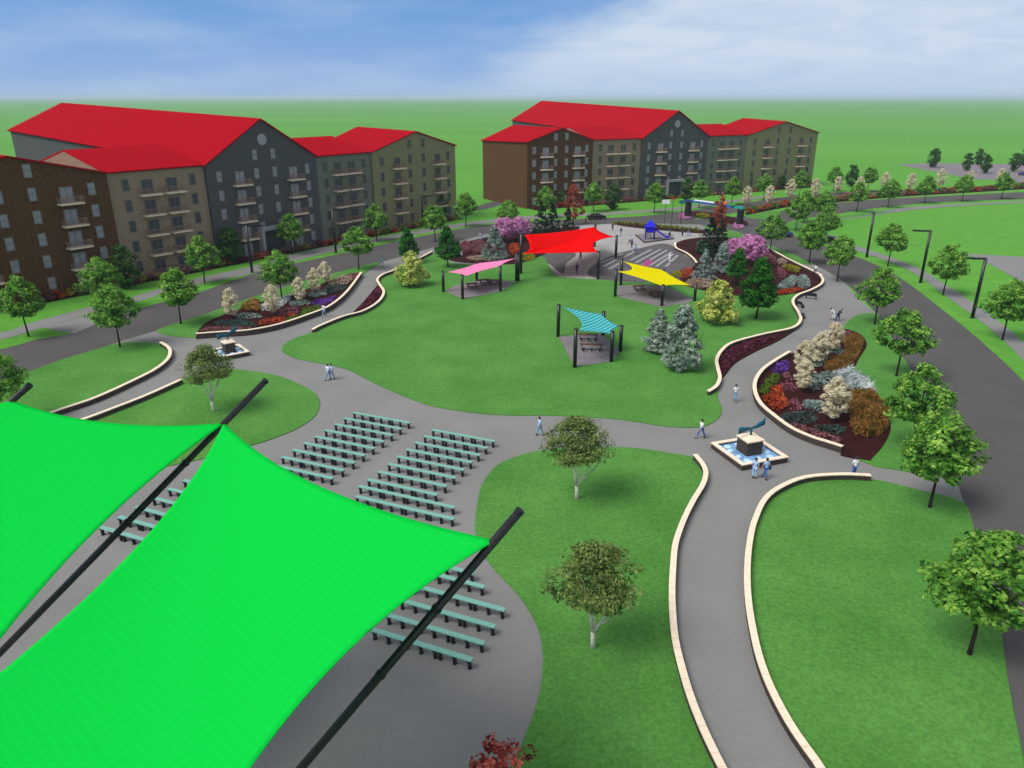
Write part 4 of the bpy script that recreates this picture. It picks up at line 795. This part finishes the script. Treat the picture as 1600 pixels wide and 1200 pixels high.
picnic(738, 451, .3, 'brown picnic table, left one under the pink canopy'); picnic(757, 445, .3, 'brown picnic table, middle one under the pink canopy'); picnic(773, 446, .3, 'brown picnic table, right one under the pink canopy')
picnic(998, 455, .2, 'brown picnic table, left one under the yellow canopy'); picnic(1024, 465, .2, 'brown picnic table, right one under the yellow canopy')
def stool_table(px, py, L_, label):
    root = empty('long_table', G(px, py) + Vector((0, 0, .13)), -.08); a = MB(); a.box(-L_ / 2, L_ / 2, -.3, .3, .72, .78); ob('tabletop', a.me('tabletop', M['brown_wood']), root)
    for x in (-L_ * .4, L_ * .4): b = MB(); b.box(x - .05, x + .05, -.2, .2, 0, .717); ob('leg', b.me('leg', M['dark']), root)
    for i in range(3):
        x = (i - 1) * L_ * .33; c = MB(); c.tube([(x, -.75, .42), (x, -.75, .47)], .19, 10); s_ = ob('stool_seat', c.me('stool_seat', M['dark']), root); e = MB(); e.tube([(x, -.75, 0), (x, -.75, .415)], .05, 8); ob('stool_leg', e.me('stool_leg', M['dark']), s_)
    tag(root, label, 'table', 'long tables under the teal canopy')
stool_table(919, 533, 2.5, 'long brown table with stools, rear one under the teal canopy'); stool_table(924, 549, 2.8, 'long brown table with stools, front one under the teal canopy')
def park_bench(px, py, ang, label):
    root = empty('park_bench', G(px, py) + Vector((0, 0, .035)), ang); a = MB(); a.box(-.8, .8, -.22, .22, .42, .47); ob('seat', a.me('seat', M['dark']), root)
    b = MB(); b.box(-.8, .8, .235, .28, .55, .9); ob('backrest', b.me('backrest', M['dark']), root)
    for x in (-.7, .7): c = MB(); c.box(x - .05, x + .05, -.2, .2, 0, .417).box(x - .05, x + .05, .223, .26, .3, .547); ob('leg', c.me('leg', M['black']), root)
    tag(root, label, 'bench', 'dark park benches against the wavy wall')
park_bench(1249, 480, 1.9, 'dark bench on the inner bend of the wavy wall'); park_bench(1254, 497, 1.2, 'dark bench against the outer bulge of the wavy wall'); park_bench(1267, 467, 2.6, 'dark bench nearest the upper right bed by the wavy wall')

# ---------------------------------------------------------------- fountains
def fountain(corners_px, label, seed):
    zc = .55; P = [G(x, y, zc) for x, y in corners_px]; c = sum(P, Vector()) / len(P) if len(P) == 4 else (P[0] + P[2]) / 2
    ang = math.atan2((P[1] - P[0]).y, (P[1] - P[0]).x); s_ = ((P[1] - P[0]).length + (P[2] - P[1]).length) / 2; hs = s_ / 2
    root = empty('fountain', (c.x, c.y, .03), ang); w = .36
    a = MB(); i_ = hs - .32
    for q in ((-hs + .04, hs - .04, -hs + .04, -i_), (-hs + .04, hs - .04, i_, hs - .04), (-hs + .04, -i_, -i_, i_), (i_, hs - .04, -i_, i_)): a.box(*q, 0, .46)
    ob('basin_wall', a.me('basin_wall', M['stone']), root)
    a = MB(); i_ = hs - .38
    for q in ((-hs, hs, -hs, -i_), (-hs, hs, i_, hs), (-hs, -i_, -i_, i_), (i_, hs, -i_, i_)): a.box(*q, .463, .55)
    ob('basin_cap', a.me('basin_cap', M['cap']), root)
    a = MB(); a.box(-i_ - .04, i_ + .04, -i_ - .04, i_ + .04, .2, .34); wt = ob('water', a.me('water', M['water']), root)
    r = random.Random(seed); k = 0
    for j in range(10):
        t = j / 10 * 6.283; rr = i_ * .74; x, y = max(-rr, min(rr, math.cos(t) * rr * 1.35)), max(-rr, min(rr, math.sin(t) * rr * 1.35))
        b = MB(); b.dome((x, y, .33), r.uniform(.26, .38), r.uniform(.12, .2), 12, 5); ob('water_jet', b.me('water_jet', M['foam'], True), wt)
    p = hs * .33; a = MB(); a.box(-p, p, -p, p, .3, 1.55); ob('pedestal', a.me('pedestal', M['stone']), root)
    a = MB(); a.box(-p - .08, p + .08, -p - .08, p + .08, 1.553, 1.66); a.add([(-p, -p, 1.66), (p, -p, 1.66), (p, p, 1.66), (-p, p, 1.66), (0, 0, 1.92)], [(0, 1, 4), (1, 2, 4), (2, 3, 4), (3, 0, 4)]); ob('pedestal_cap', a.me('pedestal_cap', M['cap']), root)
    # winged bronze: stem and two broad swept blades
    sc = empty('bird_sculpture', (c.x, c.y, 1.9), .15)
    a = MB(); a.tube([(0, 0, -.05), (0, 0, .65)], [.10, .08], 10); ob('stem', a.me('stem', M['teal_metal'], True), sc)
    a = MB(); N_ = 14; V = []
    for i in range(N_ + 1):
        t = i / N_ * 2 - 1; x = t * 1.15; zz = .62 + .30 * t * (1 if t > 0 else .35) + (.22 * t * t if t > 0 else 0); wd = .07 + .22 * abs(t) ** .9; tw = .35 * t
        for s2 in (-1, 1):
            for q in (-1, 1): V.append((x, q * .05 + tw * .25, zz + s2 * wd))
    F_ = []
    for i in range(N_):
        b0 = i * 4; b1 = b0 + 4; F_ += [(b0, b0 + 1, b1 + 1, b1), (b0 + 3, b0 + 2, b1 + 2, b1 + 3), (b0 + 1, b0 + 3, b1 + 3, b1 + 1), (b0 + 2, b0, b1, b1 + 2)]
    F_ += [(0, 2, 3, 1), (N_ * 4 + 1, N_ * 4 + 3, N_ * 4 + 2, N_ * 4)]
    a.add(V, F_); ob('wings', a.me('wings', M['teal_metal'], True), sc)
    tag(root, label, 'fountain', 'square fountains with pedestals'); return sc
s_ = fountain([(1113, 692), (1163, 728), (1232, 713), (1175, 680)], 'square fountain by the curving path at the right, cream rimmed basin', 1); tag(s_, 'teal winged sculpture standing on the right fountain', 'sculpture', 'teal sculptures on the fountains')
s_ = fountain([(325, 543), (343, 557), (385, 556), (380, 536)], 'square fountain at the left, partly behind a birch', 2); tag(s_, 'teal winged sculpture standing on the left fountain', 'sculpture', 'teal sculptures on the fountains'); s_.rotation_euler.z = .7
# ---------------------------------------------------------------- people
def skin_mesh(name, nodes, edges, m, sub=1):
    """nodes: (x,y,z,r)"""
    me = bpy.data.meshes.new(name); me.from_pydata([n[:3] for n in nodes], edges, []); o = bpy.data.objects.new('tmp', me); COL.objects.link(o)
    sk = o.modifiers.new('s', 'SKIN'); sk.use_smooth_shade = True
    lay = me.skin_vertices[0].data if me.skin_vertices else None
    if lay is None:
        bm = bmesh.new(); bm.from_mesh(me); bm.verts.layers.skin.verify(); bm.to_mesh(me); bm.free(); lay = me.skin_vertices[0].data
    for i, n in enumerate(nodes): lay[i].radius = (n[3], n[3]); lay[i].use_root = (i == 0)
    sb = o.modifiers.new('u', 'SUBSURF'); sb.levels = sub; sb.render_levels = sub
    bpy.context.view_layer.update(); dg = bpy.context.evaluated_depsgraph_get()
    out = bpy.data.meshes.new_from_object(o.evaluated_get(dg)); out.name = name
    bpy.data.objects.remove(o); out.materials.clear(); out.materials.append(m); return out
def pose(stride=.28, swing=.22, lean=0., bend=0.):
    """joint table; y is the walking direction"""
    J = {}
    def up(z, y=0.): # lean/bend the trunk forwards about the pelvis
        a = lean + bend; dz = z - .95; return (y + math.sin(a) * dz, .95 + math.cos(a) * dz)
    J['pel'] = (0, 0, .95)
    for k, z in (('sp', 1.12), ('ch', 1.32), ('nk', 1.48), ('h1', 1.57), ('h2', 1.66), ('h3', 1.74)): y, zz = up(z); J[k] = (0, y, zz)
    for s_, t in ((-1, 'l'), (1, 'r')):
        y, zz = up(1.41); J['sh' + t] = (s_ * .18, y, zz); a = -s_ * swing
        J['el' + t] = (s_ * .235, y + a * .5, zz - .28); J['wr' + t] = (s_ * .25, y + a + .06, zz - .52)
        J['hp' + t] = (s_ * .09, 0, .91); f = s_ * stride
        J['kn' + t] = (s_ * .10, f * .55 + .03, .50); J['an' + t] = (s_ * .10, f, .09 + (.05 if f < 0 else 0)); J['to' + t] = (s_ * .11, f + .17, .04)
    return J
def body_meshes(J):
    N_ = []; E_ = []; ix = {}
    def nd(k, p, r): ix[k] = len(N_); N_.append((*p, r)); return ix[k]
    def ed(a, b): E_.append((ix[a], ix[b]))
    for k, r in (('pel', .115), ('sp', .105), ('ch', .125), ('nk', .05), ('h1', .075), ('h2', .088), ('h3', .06)): nd(k, J[k], r)
    for a, b in (('pel', 'sp'), ('sp', 'ch'), ('ch', 'nk'), ('nk', 'h1'), ('h1', 'h2'), ('h2', 'h3')): ed(a, b)
    x, y, z = J['h1']; nd('nose', (x, y + .105, z + .055), .014); ed('h2', 'nose')
    for s_, t in ((-1, 'l'), (1, 'r')):
        nd('ear' + t, (s_ * .09, J['h2'][1], J['h2'][2] - .03), .015); ed('h2', 'ear' + t)
        nd('sh' + t, J['sh' + t], .055); nd('el' + t, J['el' + t], .04); nd('wr' + t, J['wr' + t], .027); ed('ch', 'sh' + t); ed('sh' + t, 'el' + t); ed('el' + t, 'wr' + t)
        w = Vector(J['wr' + t]); nd('pm' + t, w + Vector((s_ * .004, .015, -.07)), .03); ed('wr' + t, 'pm' + t)
        for i, (dy, L_) in enumerate(((.03, .075), (.01, .085), (-.01, .08), (-.03, .062))):
            b_ = w + Vector((s_ * .004, .015 + dy, -.105)); nd('fa%d' % i + t, b_, .0095); ed('pm' + t, 'fa%d' % i + t); nd('fb%d' % i + t, b_ + Vector((-s_ * .012, .004, -L_ * .55)), .0085); ed('fa%d' % i + t, 'fb%d' % i + t)
            nd('fc%d' % i + t, b_ + Vector((-s_ * .035, .006, -L_ * .95)), .007); ed('fb%d' % i + t, 'fc%d' % i + t)
        nd('ta' + t, w + Vector((-s_ * .01, .055, -.06)), .011); ed('pm' + t, 'ta' + t); nd('tb' + t, w + Vector((-s_ * .02, .07, -.10)), .009); ed('ta' + t, 'tb' + t)
        nd('hp' + t, J['hp' + t], .085); nd('kn' + t, J['kn' + t], .055); nd('an' + t, J['an' + t], .035); nd('to' + t, J['to' + t], .03); ed('pel', 'hp' + t); ed('hp' + t, 'kn' + t); ed('kn' + t, 'an' + t); ed('an' + t, 'to' + t)
    body = skin_mesh('body', N_, E_, M['skin'])
    n = [(*J['sp'], .15), (*J['ch'], .155), (*J['pel'], .145), (J['nk'][0], J['nk'][1], J['nk'][2] - .05, .075)]; e = [(0, 1), (0, 2), (1, 3)]
    for t in 'lr':
        k = len(n); s_, l_ = Vector(J['sh' + t]), Vector(J['el' + t]); n += [(*s_, .08), (*s_.lerp(l_, .85), .065)]; e += [(1, k), (k, k + 1)]
    shirt = skin_mesh('shirt', n, e, M['white'])
    n = [(*J['pel'], .14)]; e = []
    for t in 'lr':
        k = len(n); a, b_ = Vector(J['kn' + t]), Vector(J['an' + t]); n += [(*J['hp' + t], .105), (*a, .08), (*a.lerp(b_, .9), .062)]; e += [(0, k), (k, k + 1), (k + 1, k + 2)]
    trou = skin_mesh('trousers', n, e, M['denim'])
    h = MB(); c = Vector(J['h2']) + Vector((0, -.02, .0)); h.dome(c, .112, .125, 12, 6, -.5); hair = h.me('hair', M['hair'], True)
    shoes = []
    for t in 'lr':
        a = Vector(J['an' + t]); s2 = MB(); s2.dome((a.x, a.y + .07, a.z - .085), .07, .09, 10, 4); s2.v = [(x, a.y + .07 + (y - a.y - .07) * 1.9, z) for x, y, z in s2.v]; shoes.append(s2.me('shoe', M['dark'], True))
    return body, shirt, trou, hair, shoes
POSE = dict(walk=body_meshes(pose()), stride=body_meshes(pose(.36, .3, .05)), stand=body_meshes(pose(.03, .03)), bend=body_meshes(pose(.18, .15, 0, .75)))
def person(px, py, rz, ps, shirt, trou, label, hair='hair', s=1.03, h0=0.03, group=None, bag=None):
    b = POSE[ps]; root = empty('person', G(px, py) + Vector((0, 0, h0)), rz); root.scale = (s, s, s)
    ob('body', b[0], root)
    def ov(name, me, m):
        o = ob(name, me, root); o.material_slots[0].link = 'OBJECT'; o.material_slots[0].material = M[m]; return o
    ov('shirt', b[1], shirt); ov('trousers', b[2], trou); ov('hair', b[3], hair)
    for k in b[4]: ob('shoe', k, root)
    if bag: q = MB(); q.box(.2, .34, -.18, .12, .78, 1.08); bg = ob('bag', q.me('bag', M[bag])); p0 = root.location; bg.parent = root; bm_ = None
    tag(root, label, 'person', group)
person(513.5, 594, 2.6, 'walk', 'white', 'denim', 'person in a white shirt and light trousers on the left path, left of a pair', group=None)
person(519, 593.5, 2.6, 'walk', 'pale', 'denim', 'person with long dark hair in pale blue, right of a pair on the left path')
person(843, 681, -1.2, 'walk', 'pale', 'denim', 'person in light blue walking on the main path above the upper birch')
person(1095, 685, 1.9, 'stride', 'white', 'blue', 'person striding in white top and blue trousers near the right fountain')
person(1148, 628, 3.5, 'walk', 'white', 'denim', 'person in a white shirt on the path beside the maroon groundcover')
person(1178, 748, -.5, 'stand', 'pale', 'pale', 'person all in pale blue before the right fountain')
person(1195, 748.5, .5, 'walk', 'pale', 'blue', 'person with a dark blue bag before the right fountain', bag='navy')
person(1333, 746, .2, 'stand', 'white', 'blue', 'person in white behind the right path wall end')
person(1302, 500, 1.2, 'bend', 'white', 'white', 'person in white leaning forward on the right path, left of a pair')
person(1308, 502, -1.2, 'bend', 'navy', 'navy', 'person in navy leaning forward on the right path, right of a pair')
person(507, 495, 2.9, 'walk', 'white', 'denim', 'person in pale clothes walking beside the left flower bed wall')
person(597, 416, 2.9, 'walk', 'denim', 'denim', 'tiny person in teal at the far end of the left path')
person(1273, 430, 2.5, 'walk', 'white', 'navy', 'person in white on the pavement behind the upper right bed')
person(751, 376, 1., 'walk', 'white', 'pale', 'person in white on the path behind the left pink blossom')
person(915, 351, 1.4, 'walk', 'navy', 'navy', 'person in dark clothes on the path behind the red canopy')
person(992.5, 397, .6, 'walk', 'pale', 'blue', 'person in light blue on the playground above the painted lines')
person(984, 382, 2.2, 'walk', 'pale', 'navy', 'person in pale top and navy trousers on the playground left of the slide')
person(987, 388, .2, 'walk', 'navy', 'navy', 'person in navy on the playground in front of the slide pad')
person(970, 369, .2, 'walk', 'navy', 'denim', 'person in navy by the red canopy corner')
person(957, 361, 3.2, 'stand', 'navy', 'navy', 'person in dark clothes at the left end of the chartreuse shrubs')
person(1046, 371.5, .3, 'stand', 'denim', 'navy', 'person in teal beside the slide')
person(1066, 369.5, .3, 'stand', 'navy', 'navy', 'person in navy, left of two before the chartreuse shrubs')
person(1076, 368.5, 1.3, 'walk', 'navy', 'denim', 'person in navy, right of two before the chartreuse shrubs')
person(1046, 411, 2.4, 'stand', 'white', 'white', 'person all in white on the painted lines of the splash pad', hair='white', s=1.0)
person(901, 428, .3, 'walk', 'navy', 'navy', 'dark clothed person in the shade below the red canopy, the nearer one', h0=.06)
person(907, 408, 2.3, 'walk', 'navy', 'navy', 'dark clothed person in the shade below the red canopy, the farther one', h0=.06)
# ---------------------------------------------------------------- cars
def car(p, rz, m, label):
    root = empty('parked_car', (p.x, p.y, .03), rz); w = .88
    prof = [(-2.25, .35), (-2.3, .75), (-2.1, .95), (-1.55, 1.0), (-.95, 1.42), (.55, 1.45), (1.15, 1.02), (2.05, .88), (2.3, .65), (2.28, .35)]
    a = MB(); n = len(prof); V = []
    for s_ in (-1, 1):
        for x, z in prof: V.append((x, s_ * (w if z < 1.05 else w * .78), z))
    fs = [(i, (i + 1) % n, n + (i + 1) % n, n + i) for i in range(n)]; cc = len(V)
    a.add(V, fs + [tuple(range(n))[::-1], tuple(range(n, 2 * n))]); b = ob('car_body', a.me('car_body', M[m]), root); md = b.modifiers.new('b', 'BEVEL'); md.width = .08; md.segments = 2
    g = MB()
    for s_ in (-1, 1): g.box(-1.0, .7, s_ * .80 - .012, s_ * .80 + .012, 1.04, 1.33)
    ob('window', g.me('window', M['glass_dark']), root)
    g = MB(); g.add([(1.12, -.68, 1.07), (1.12, .68, 1.07), (.62, .60, 1.43), (.62, -.60, 1.43)], [(0, 1, 2, 3)]); ob('windscreen', g.me('windscreen', M['glass_dark']), root)
    for x in (-1.4, 1.4):
        for s_ in (-1, 1):
            t = MB(); t.tube([(x, s_ * .7, .33), (x, s_ * .9, .33)], .33, 16); wh = ob('wheel', t.me('wheel', M['tyre']), root); r = MB(); r.tube([(x, s_ * .905, .33), (x, s_ * .915, .33)], .2, 12); ob('rim', r.me('rim', M['rim']), wh)
    for s_ in (-1, 1): l = MB(); l.box(2.22, 2.31, s_ * .62 - .15, s_ * .62 + .15, .62, .74); ob('headlight', l.me('headlight', M['lampg']), root)
    tag(root, label, 'car', 'cars parked at the roads')
car(G(932, 343), math.atan2(.6, 3.), 'carblack', 'black car parked on the far road above the red canopy'); car(G(1221, 369), 2.2, 'carblue', 'dark blue car behind a street tree near the road junction')
car(G(1293, 379), 2.4, 'carblack', 'dark car on the right road beyond the street trees'); car(G(1600, 274), .3, 'carblue', 'blue car in the distant car park at the right edge')
# ---------------------------------------------------------------- playground
sheet('play_surface', W([(993, 368), (1007, 380), (1053, 374), (1050, 366), (1020, 362)]), .07, M['slab'], smooth=False)
def kerb(pts, label):
    P = [G(*q) for q in pts]; root = P[0].copy(); a = MB()
    for p, q in zip(P, P[1:]):
        d = (q - p).normalized(); n = Vector((-d.y, d.x, 0)) * .1; p, q = p - root, q - root; V = [p + n, q + n, q - n, p - n]
        a.add([v + Vector((0, 0, .05)) for v in V] + [v + Vector((0, 0, .28)) for v in V], [(3, 2, 1, 0), (4, 5, 6, 7), (0, 1, 5, 4), (1, 2, 6, 5), (2, 3, 7, 6), (3, 0, 4, 7)])
    o = ob('kerb', a.me('kerb', M['stone']), None, root); tag(o, label, 'kerb')
kerb([(993, 368), (1007, 380), (1053, 374)], 'dark kerb around the surface under the blue slide')
sl = empty('slide', G(1015, 374) + Vector((0, 0, .07)), -.1)
for x in (-.9, .9):
    for y in (-.8, .8): a = MB(); a.tube([(x, y, 0), (x, y, 3.1)], .09, 8); ob('post', a.me('post', M['blued']), sl)
a = MB(); a.box(-1.05, 1.05, -.95, .95, 1.5, 1.62); ob('platform', a.me('platform', M['blued']), sl)
a = MB(); a.add([(-1.25, -1.1, 2.6), (1.25, -1.1, 2.6), (1.25, 1.1, 2.6), (-1.25, 1.1, 2.6), (0, 0, 4.0)], [(3, 2, 1, 0), (0, 1, 4), (1, 2, 4), (2, 3, 4), (3, 0, 4)]); ob('roof', a.me('roof', M['bluep']), sl)
a = MB(); a.box(-1.02, -.96, -.7, .7, 1.63, 2.4).box(-.8, .8, .84, .9, 1.63, 2.4).box(-.8, .8, -.9, -.84, 1.63, 2.4); ob('side_panel', a.me('side_panel', M['bluep']), sl)
a = MB(); P = [(1.0, 1.75), (1.5, 1.65), (2.6, .9), (3.3, .4), (4.0, .3)]
for (x0, z0), (x1, z1) in zip(P, P[1:]):
    for y0, y1, dz in ((-.45, .45, 0), (-.52, -.45, .22), (.45, .52, .22)): a.add([(x0, y0, z0), (x1, y0, z1), (x1, y1, z1), (x0, y1, z0), (x0, y0, z0 + .06 + dz), (x1, y0, z1 + .06 + dz), (x1, y1, z1 + .06 + dz), (x0, y1, z0 + .06 + dz)], [(3, 2, 1, 0), (4, 5, 6, 7), (0, 1, 5, 4), (1, 2, 6, 5), (2, 3, 7, 6), (3, 0, 4, 7)])
ob('chute', a.me('chute', M['bluep']), sl)
a = MB()
for x in (-.35, .35): a.tube([(x, 1.9, 0), (x, .95, 1.6)], .04, 6)
for i in range(5): t = .15 + i * .17; a.tube([(-.35, 1.9 - .95 * t, 1.6 * t), (.35, 1.9 - .95 * t, 1.6 * t)], .03, 6)
ob('ladder', a.me('ladder', M['blued']), sl); tag(sl, 'blue playground slide with a peaked roof', 'slide')
def signpost(bx, by, ty, m, w, hh, label):
    root = empty('sign_post', G(bx, by)); h = HT(bx, by, ty); a = MB(); a.tube([(0, 0, 0), (0, 0, h)], .06, 8); ob('pole', a.me('pole', M['dark']), root)
    b = MB(); b.box(-w / 2, w / 2, -.12, -.064, h - hh, h); ob('panel', b.me('panel', m), root); tag(root, label, 'sign post', 'tall posts behind the playground')
signpost(1038, 352, 312, M['white'], 1.7, .95, 'tall thin post with a white panel behind the slide'); signpost(1049, 352, 308, mat('red_panel', (.25, .03, .02)), 1.1, .5, 'tall thin post with a small dark red top'); signpost(1063, 350, 313, mat('teal_panel', (.02, .14, .16)), 1.3, .8, 'tall thin post with a teal panel')
# gateway over the entrance
ga, gb = G(1074, 341), G(1155, 354); gd = gb - ga; L_ = gd.length; gr = empty('gateway', ga, math.atan2(gd.y, gd.x))
for x in (0, L_): a = MB(); a.box(x - .55, x + .55, -.55, .55, 0, 4.0); ob('pillar', a.me('pillar', M['dark']), gr)
for k, (c0, c1, m) in enumerate(((0, .12, 'blued_'), (.12, .42, 'b'), (.42, .70, 'b'), (.70, .86, 'b'), (.86, 1.0, 't'))):
    a = MB(); a.box(-.8 + (L_ + 1.6) * c0 + .002, -.8 + (L_ + 1.6) * c1, -.4, .4, 4.003, 4.5)
    ob('beam', a.me('beam', mat('beam_paint', {'b': (.03, .11, .32), 't': (.02, .30, .25)}.get(m, (.02, .04, .16)))), gr)
a = MB(); a.box(L_ * .12, L_ * .5, -.41, .41, 4.503, 4.7); ob('white_board', a.me('white_board', M['white']), gr)
for x, r, m in ((.70, .75, mat('orange_ornament', (.6, .12, .03))), (.86, .9, mat('green_ornament', (.02, .25, .04)))):
    a = MB(); a.dome((L_ * x, 0, 4.6), r * .8, .6, 14, 6, -.3); ob('ornament', a.me('ornament', m, True), gr)
tag(gr, 'wide gateway with dark pillars and a coloured beam over the park entrance', 'gateway')

# ---------------------------------------------------------------- sky, sun, haze
SUN_EL, SUN_AZ = 54.0, math.atan2(-.5, -.86)      # azimuth of the direction towards the sun
sd = Vector((math.cos(SUN_AZ) * math.cos(R(SUN_EL)), math.sin(SUN_AZ) * math.cos(R(SUN_EL)), math.sin(R(SUN_EL))))
sun = bpy.data.lights.new('sun', 'SUN'); so = bpy.data.objects.new('sun', sun); COL.objects.link(so)
so.rotation_euler = sd.to_track_quat('Z', 'Y').to_euler(); sun.energy = 2.4; sun.angle = R(30); sun.color = (1, .96, .9)
w = bpy.data.worlds.new('World'); scn.world = w; w.use_nodes = True; N, L = w.node_tree.nodes, w.node_tree.links; bg = N['Background']
sky = N.new('ShaderNodeTexSky'); sky.sky_type = 'NISHITA'; sky.sun_disc = False; sky.sun_elevation = R(SUN_EL); sky.sun_rotation = math.pi / 2 - SUN_AZ
tc = N.new('ShaderNodeTexCoord'); sx = N.new('ShaderNodeSeparateXYZ'); L.new(tc.outputs['Generated'], sx.inputs[0])
def math_(op, a, b=None, c=None, clamp=False):
    n = N.new('ShaderNodeMath'); n.operation = op; n.use_clamp = clamp
    for i, v in enumerate((a, b, c)):
        if v is None: continue
        if isinstance(v, (int, float)): n.inputs[i].default_value = v
        else: L.new(v, n.inputs[i])
    return n.outputs[0]
gr_ = N.new('ShaderNodeValToRGB'); e = gr_.color_ramp.elements
L.new(math_('MULTIPLY', sx.outputs['Z'], 8.0), gr_.inputs['Fac'])
SK = 1.0
e[0].position = 0.0; e[0].color = (.25, .37, .57, 1); e[1].position = 1.0; e[1].color = (.10, .235, .50, 1)
k = e.new(.3); k.color = (.20, .325, .56, 1); k = e.new(.75); k.color = (.13, .275, .53, 1)
# thin high cloud: noise stretched along the horizon, thicker towards the right (+x)
cb = N.new('ShaderNodeCombineXYZ'); az = math_('DIVIDE', sx.outputs['X'], math_('MAXIMUM', sx.outputs['Y'], .05))
L.new(az, cb.inputs[0]); L.new(math_('MULTIPLY', sx.outputs['Z'], 5.0), cb.inputs[1])
no = N.new('ShaderNodeTexNoise'); no.inputs['Scale'].default_value = 3.2; no.inputs['Detail'].default_value = 7; no.inputs['Roughness'].default_value = .55; no.inputs['Distortion'].default_value = .4; L.new(cb.outputs[0], no.inputs['Vector'])
edge = math_('SUBTRACT', math_('ADD', az, .13), math_('MULTIPLY', sx.outputs['Z'], 2.0))
edge = math_('ADD', math_('MULTIPLY', edge, 6.0), math_('MULTIPLY', math_('SUBTRACT', no.outputs['Fac'], .5), 1.8))
cm = N.new('ShaderNodeMapRange'); cm.interpolation_type = 'SMOOTHSTEP'; cm.inputs[1].default_value = -.15; cm.inputs[2].default_value = .8; cm.inputs[3].default_value = 0; cm.inputs[4].default_value = .9; L.new(edge, cm.inputs[0])
n2 = N.new('ShaderNodeTexNoise'); n2.inputs['Scale'].default_value = 5; n2.inputs['Detail'].default_value = 6; L.new(cb.outputs[0], n2.inputs['Vector'])
low = N.new('ShaderNodeMapRange'); low.inputs[1].default_value = .45; low.inputs[2].default_value = .8; low.inputs[3].default_value = 0; low.inputs[4].default_value = .35; L.new(n2.outputs['Fac'], low.inputs[0])
wisp = N.new('ShaderNodeTexNoise'); wisp.inputs['Scale'].default_value = 9; wisp.inputs['Detail'].default_value = 8; wisp.inputs['Distortion'].default_value = 1.0; L.new(cb.outputs[0], wisp.inputs['Vector'])
thin = math_('SUBTRACT', cm.outputs[0], math_('MULTIPLY', math_('SUBTRACT', .62, wisp.outputs['Fac'], clamp=True), math_("MULTIPLY", cm.outputs[0], .75)))
base_ = N.new('ShaderNodeMapRange'); base_.inputs[1].default_value = .0; base_.inputs[2].default_value = .045; base_.inputs[3].default_value = .55; base_.inputs[4].default_value = 1.0; L.new(sx.outputs['Z'], base_.inputs[0])
fac = math_('MAXIMUM', math_('MULTIPLY', thin, base_.outputs[0]), low.outputs[0])
mx = N.new('ShaderNodeMix'); mx.data_type = 'RGBA'; L.new(fac, mx.inputs[0]); L.new(gr_.outputs['Color'], mx.inputs[6]); mx.inputs[7].default_value = (.50, .565, .65, 1)
# above the cloud deck the physical sky takes over
hi = N.new('ShaderNodeMapRange'); hi.interpolation_type = 'SMOOTHSTEP'; hi.inputs[1].default_value = .13; hi.inputs[2].default_value = .35; L.new(sx.outputs['Z'], hi.inputs[0])
sc_ = N.new('ShaderNodeVectorMath'); sc_.operation = 'SCALE'; L.new(sky.outputs[0], sc_.inputs[0]); sc_.inputs['Scale'].default_value = .10
lo = N.new('ShaderNodeVectorMath'); lo.operation = 'SCALE'; L.new(mx.outputs[2], lo.inputs[0]); lo.inputs['Scale'].default_value = SK
m2 = N.new('ShaderNodeMix'); m2.data_type = 'RGBA'; L.new(hi.outputs[0], m2.inputs[0]); L.new(lo.outputs[0], m2.inputs[6])
veil = N.new('ShaderNodeMix'); veil.data_type = 'RGBA'; veil.inputs[0].default_value = .55; L.new(sc_.outputs[0], veil.inputs[6]); veil.inputs[7].default_value = (.62, .62, .62, 1); L.new(veil.outputs[2], m2.inputs[7])
L.new(m2.outputs[2], bg.inputs['Color']); bg.inputs['Strength'].default_value = 1.0
# air between the camera and the horizon
hz = MB(); hz.box(-20000, 20000, -300, 20000, -1, 42); hm = bpy.data.materials.new('haze'); hm.use_nodes = True; hn, hl = hm.node_tree.nodes, hm.node_tree.links
hn.remove(hn['Principled BSDF']); pv = hn.new('ShaderNodeVolumePrincipled'); pv.inputs['Color'].default_value = (.74, .93, 1, 1); pv.inputs['Density'].default_value = .00014; hl.new(pv.outputs[0], hn['Material Output'].inputs['Volume'])
ho = ob('haze', hz.me('haze', hm)); ho['kind'] = 'stuff'
scn.render.engine = 'CYCLES'
scn.view_settings.view_transform = 'Standard'; scn.view_settings.look = 'None'; scn.view_settings.exposure = 0.42; scn.view_settings.gamma = 1
scn.cycles.volume_bounces = 0; scn.cycles.max_bounces = 5; scn.cycles.transparent_max_bounces = 6
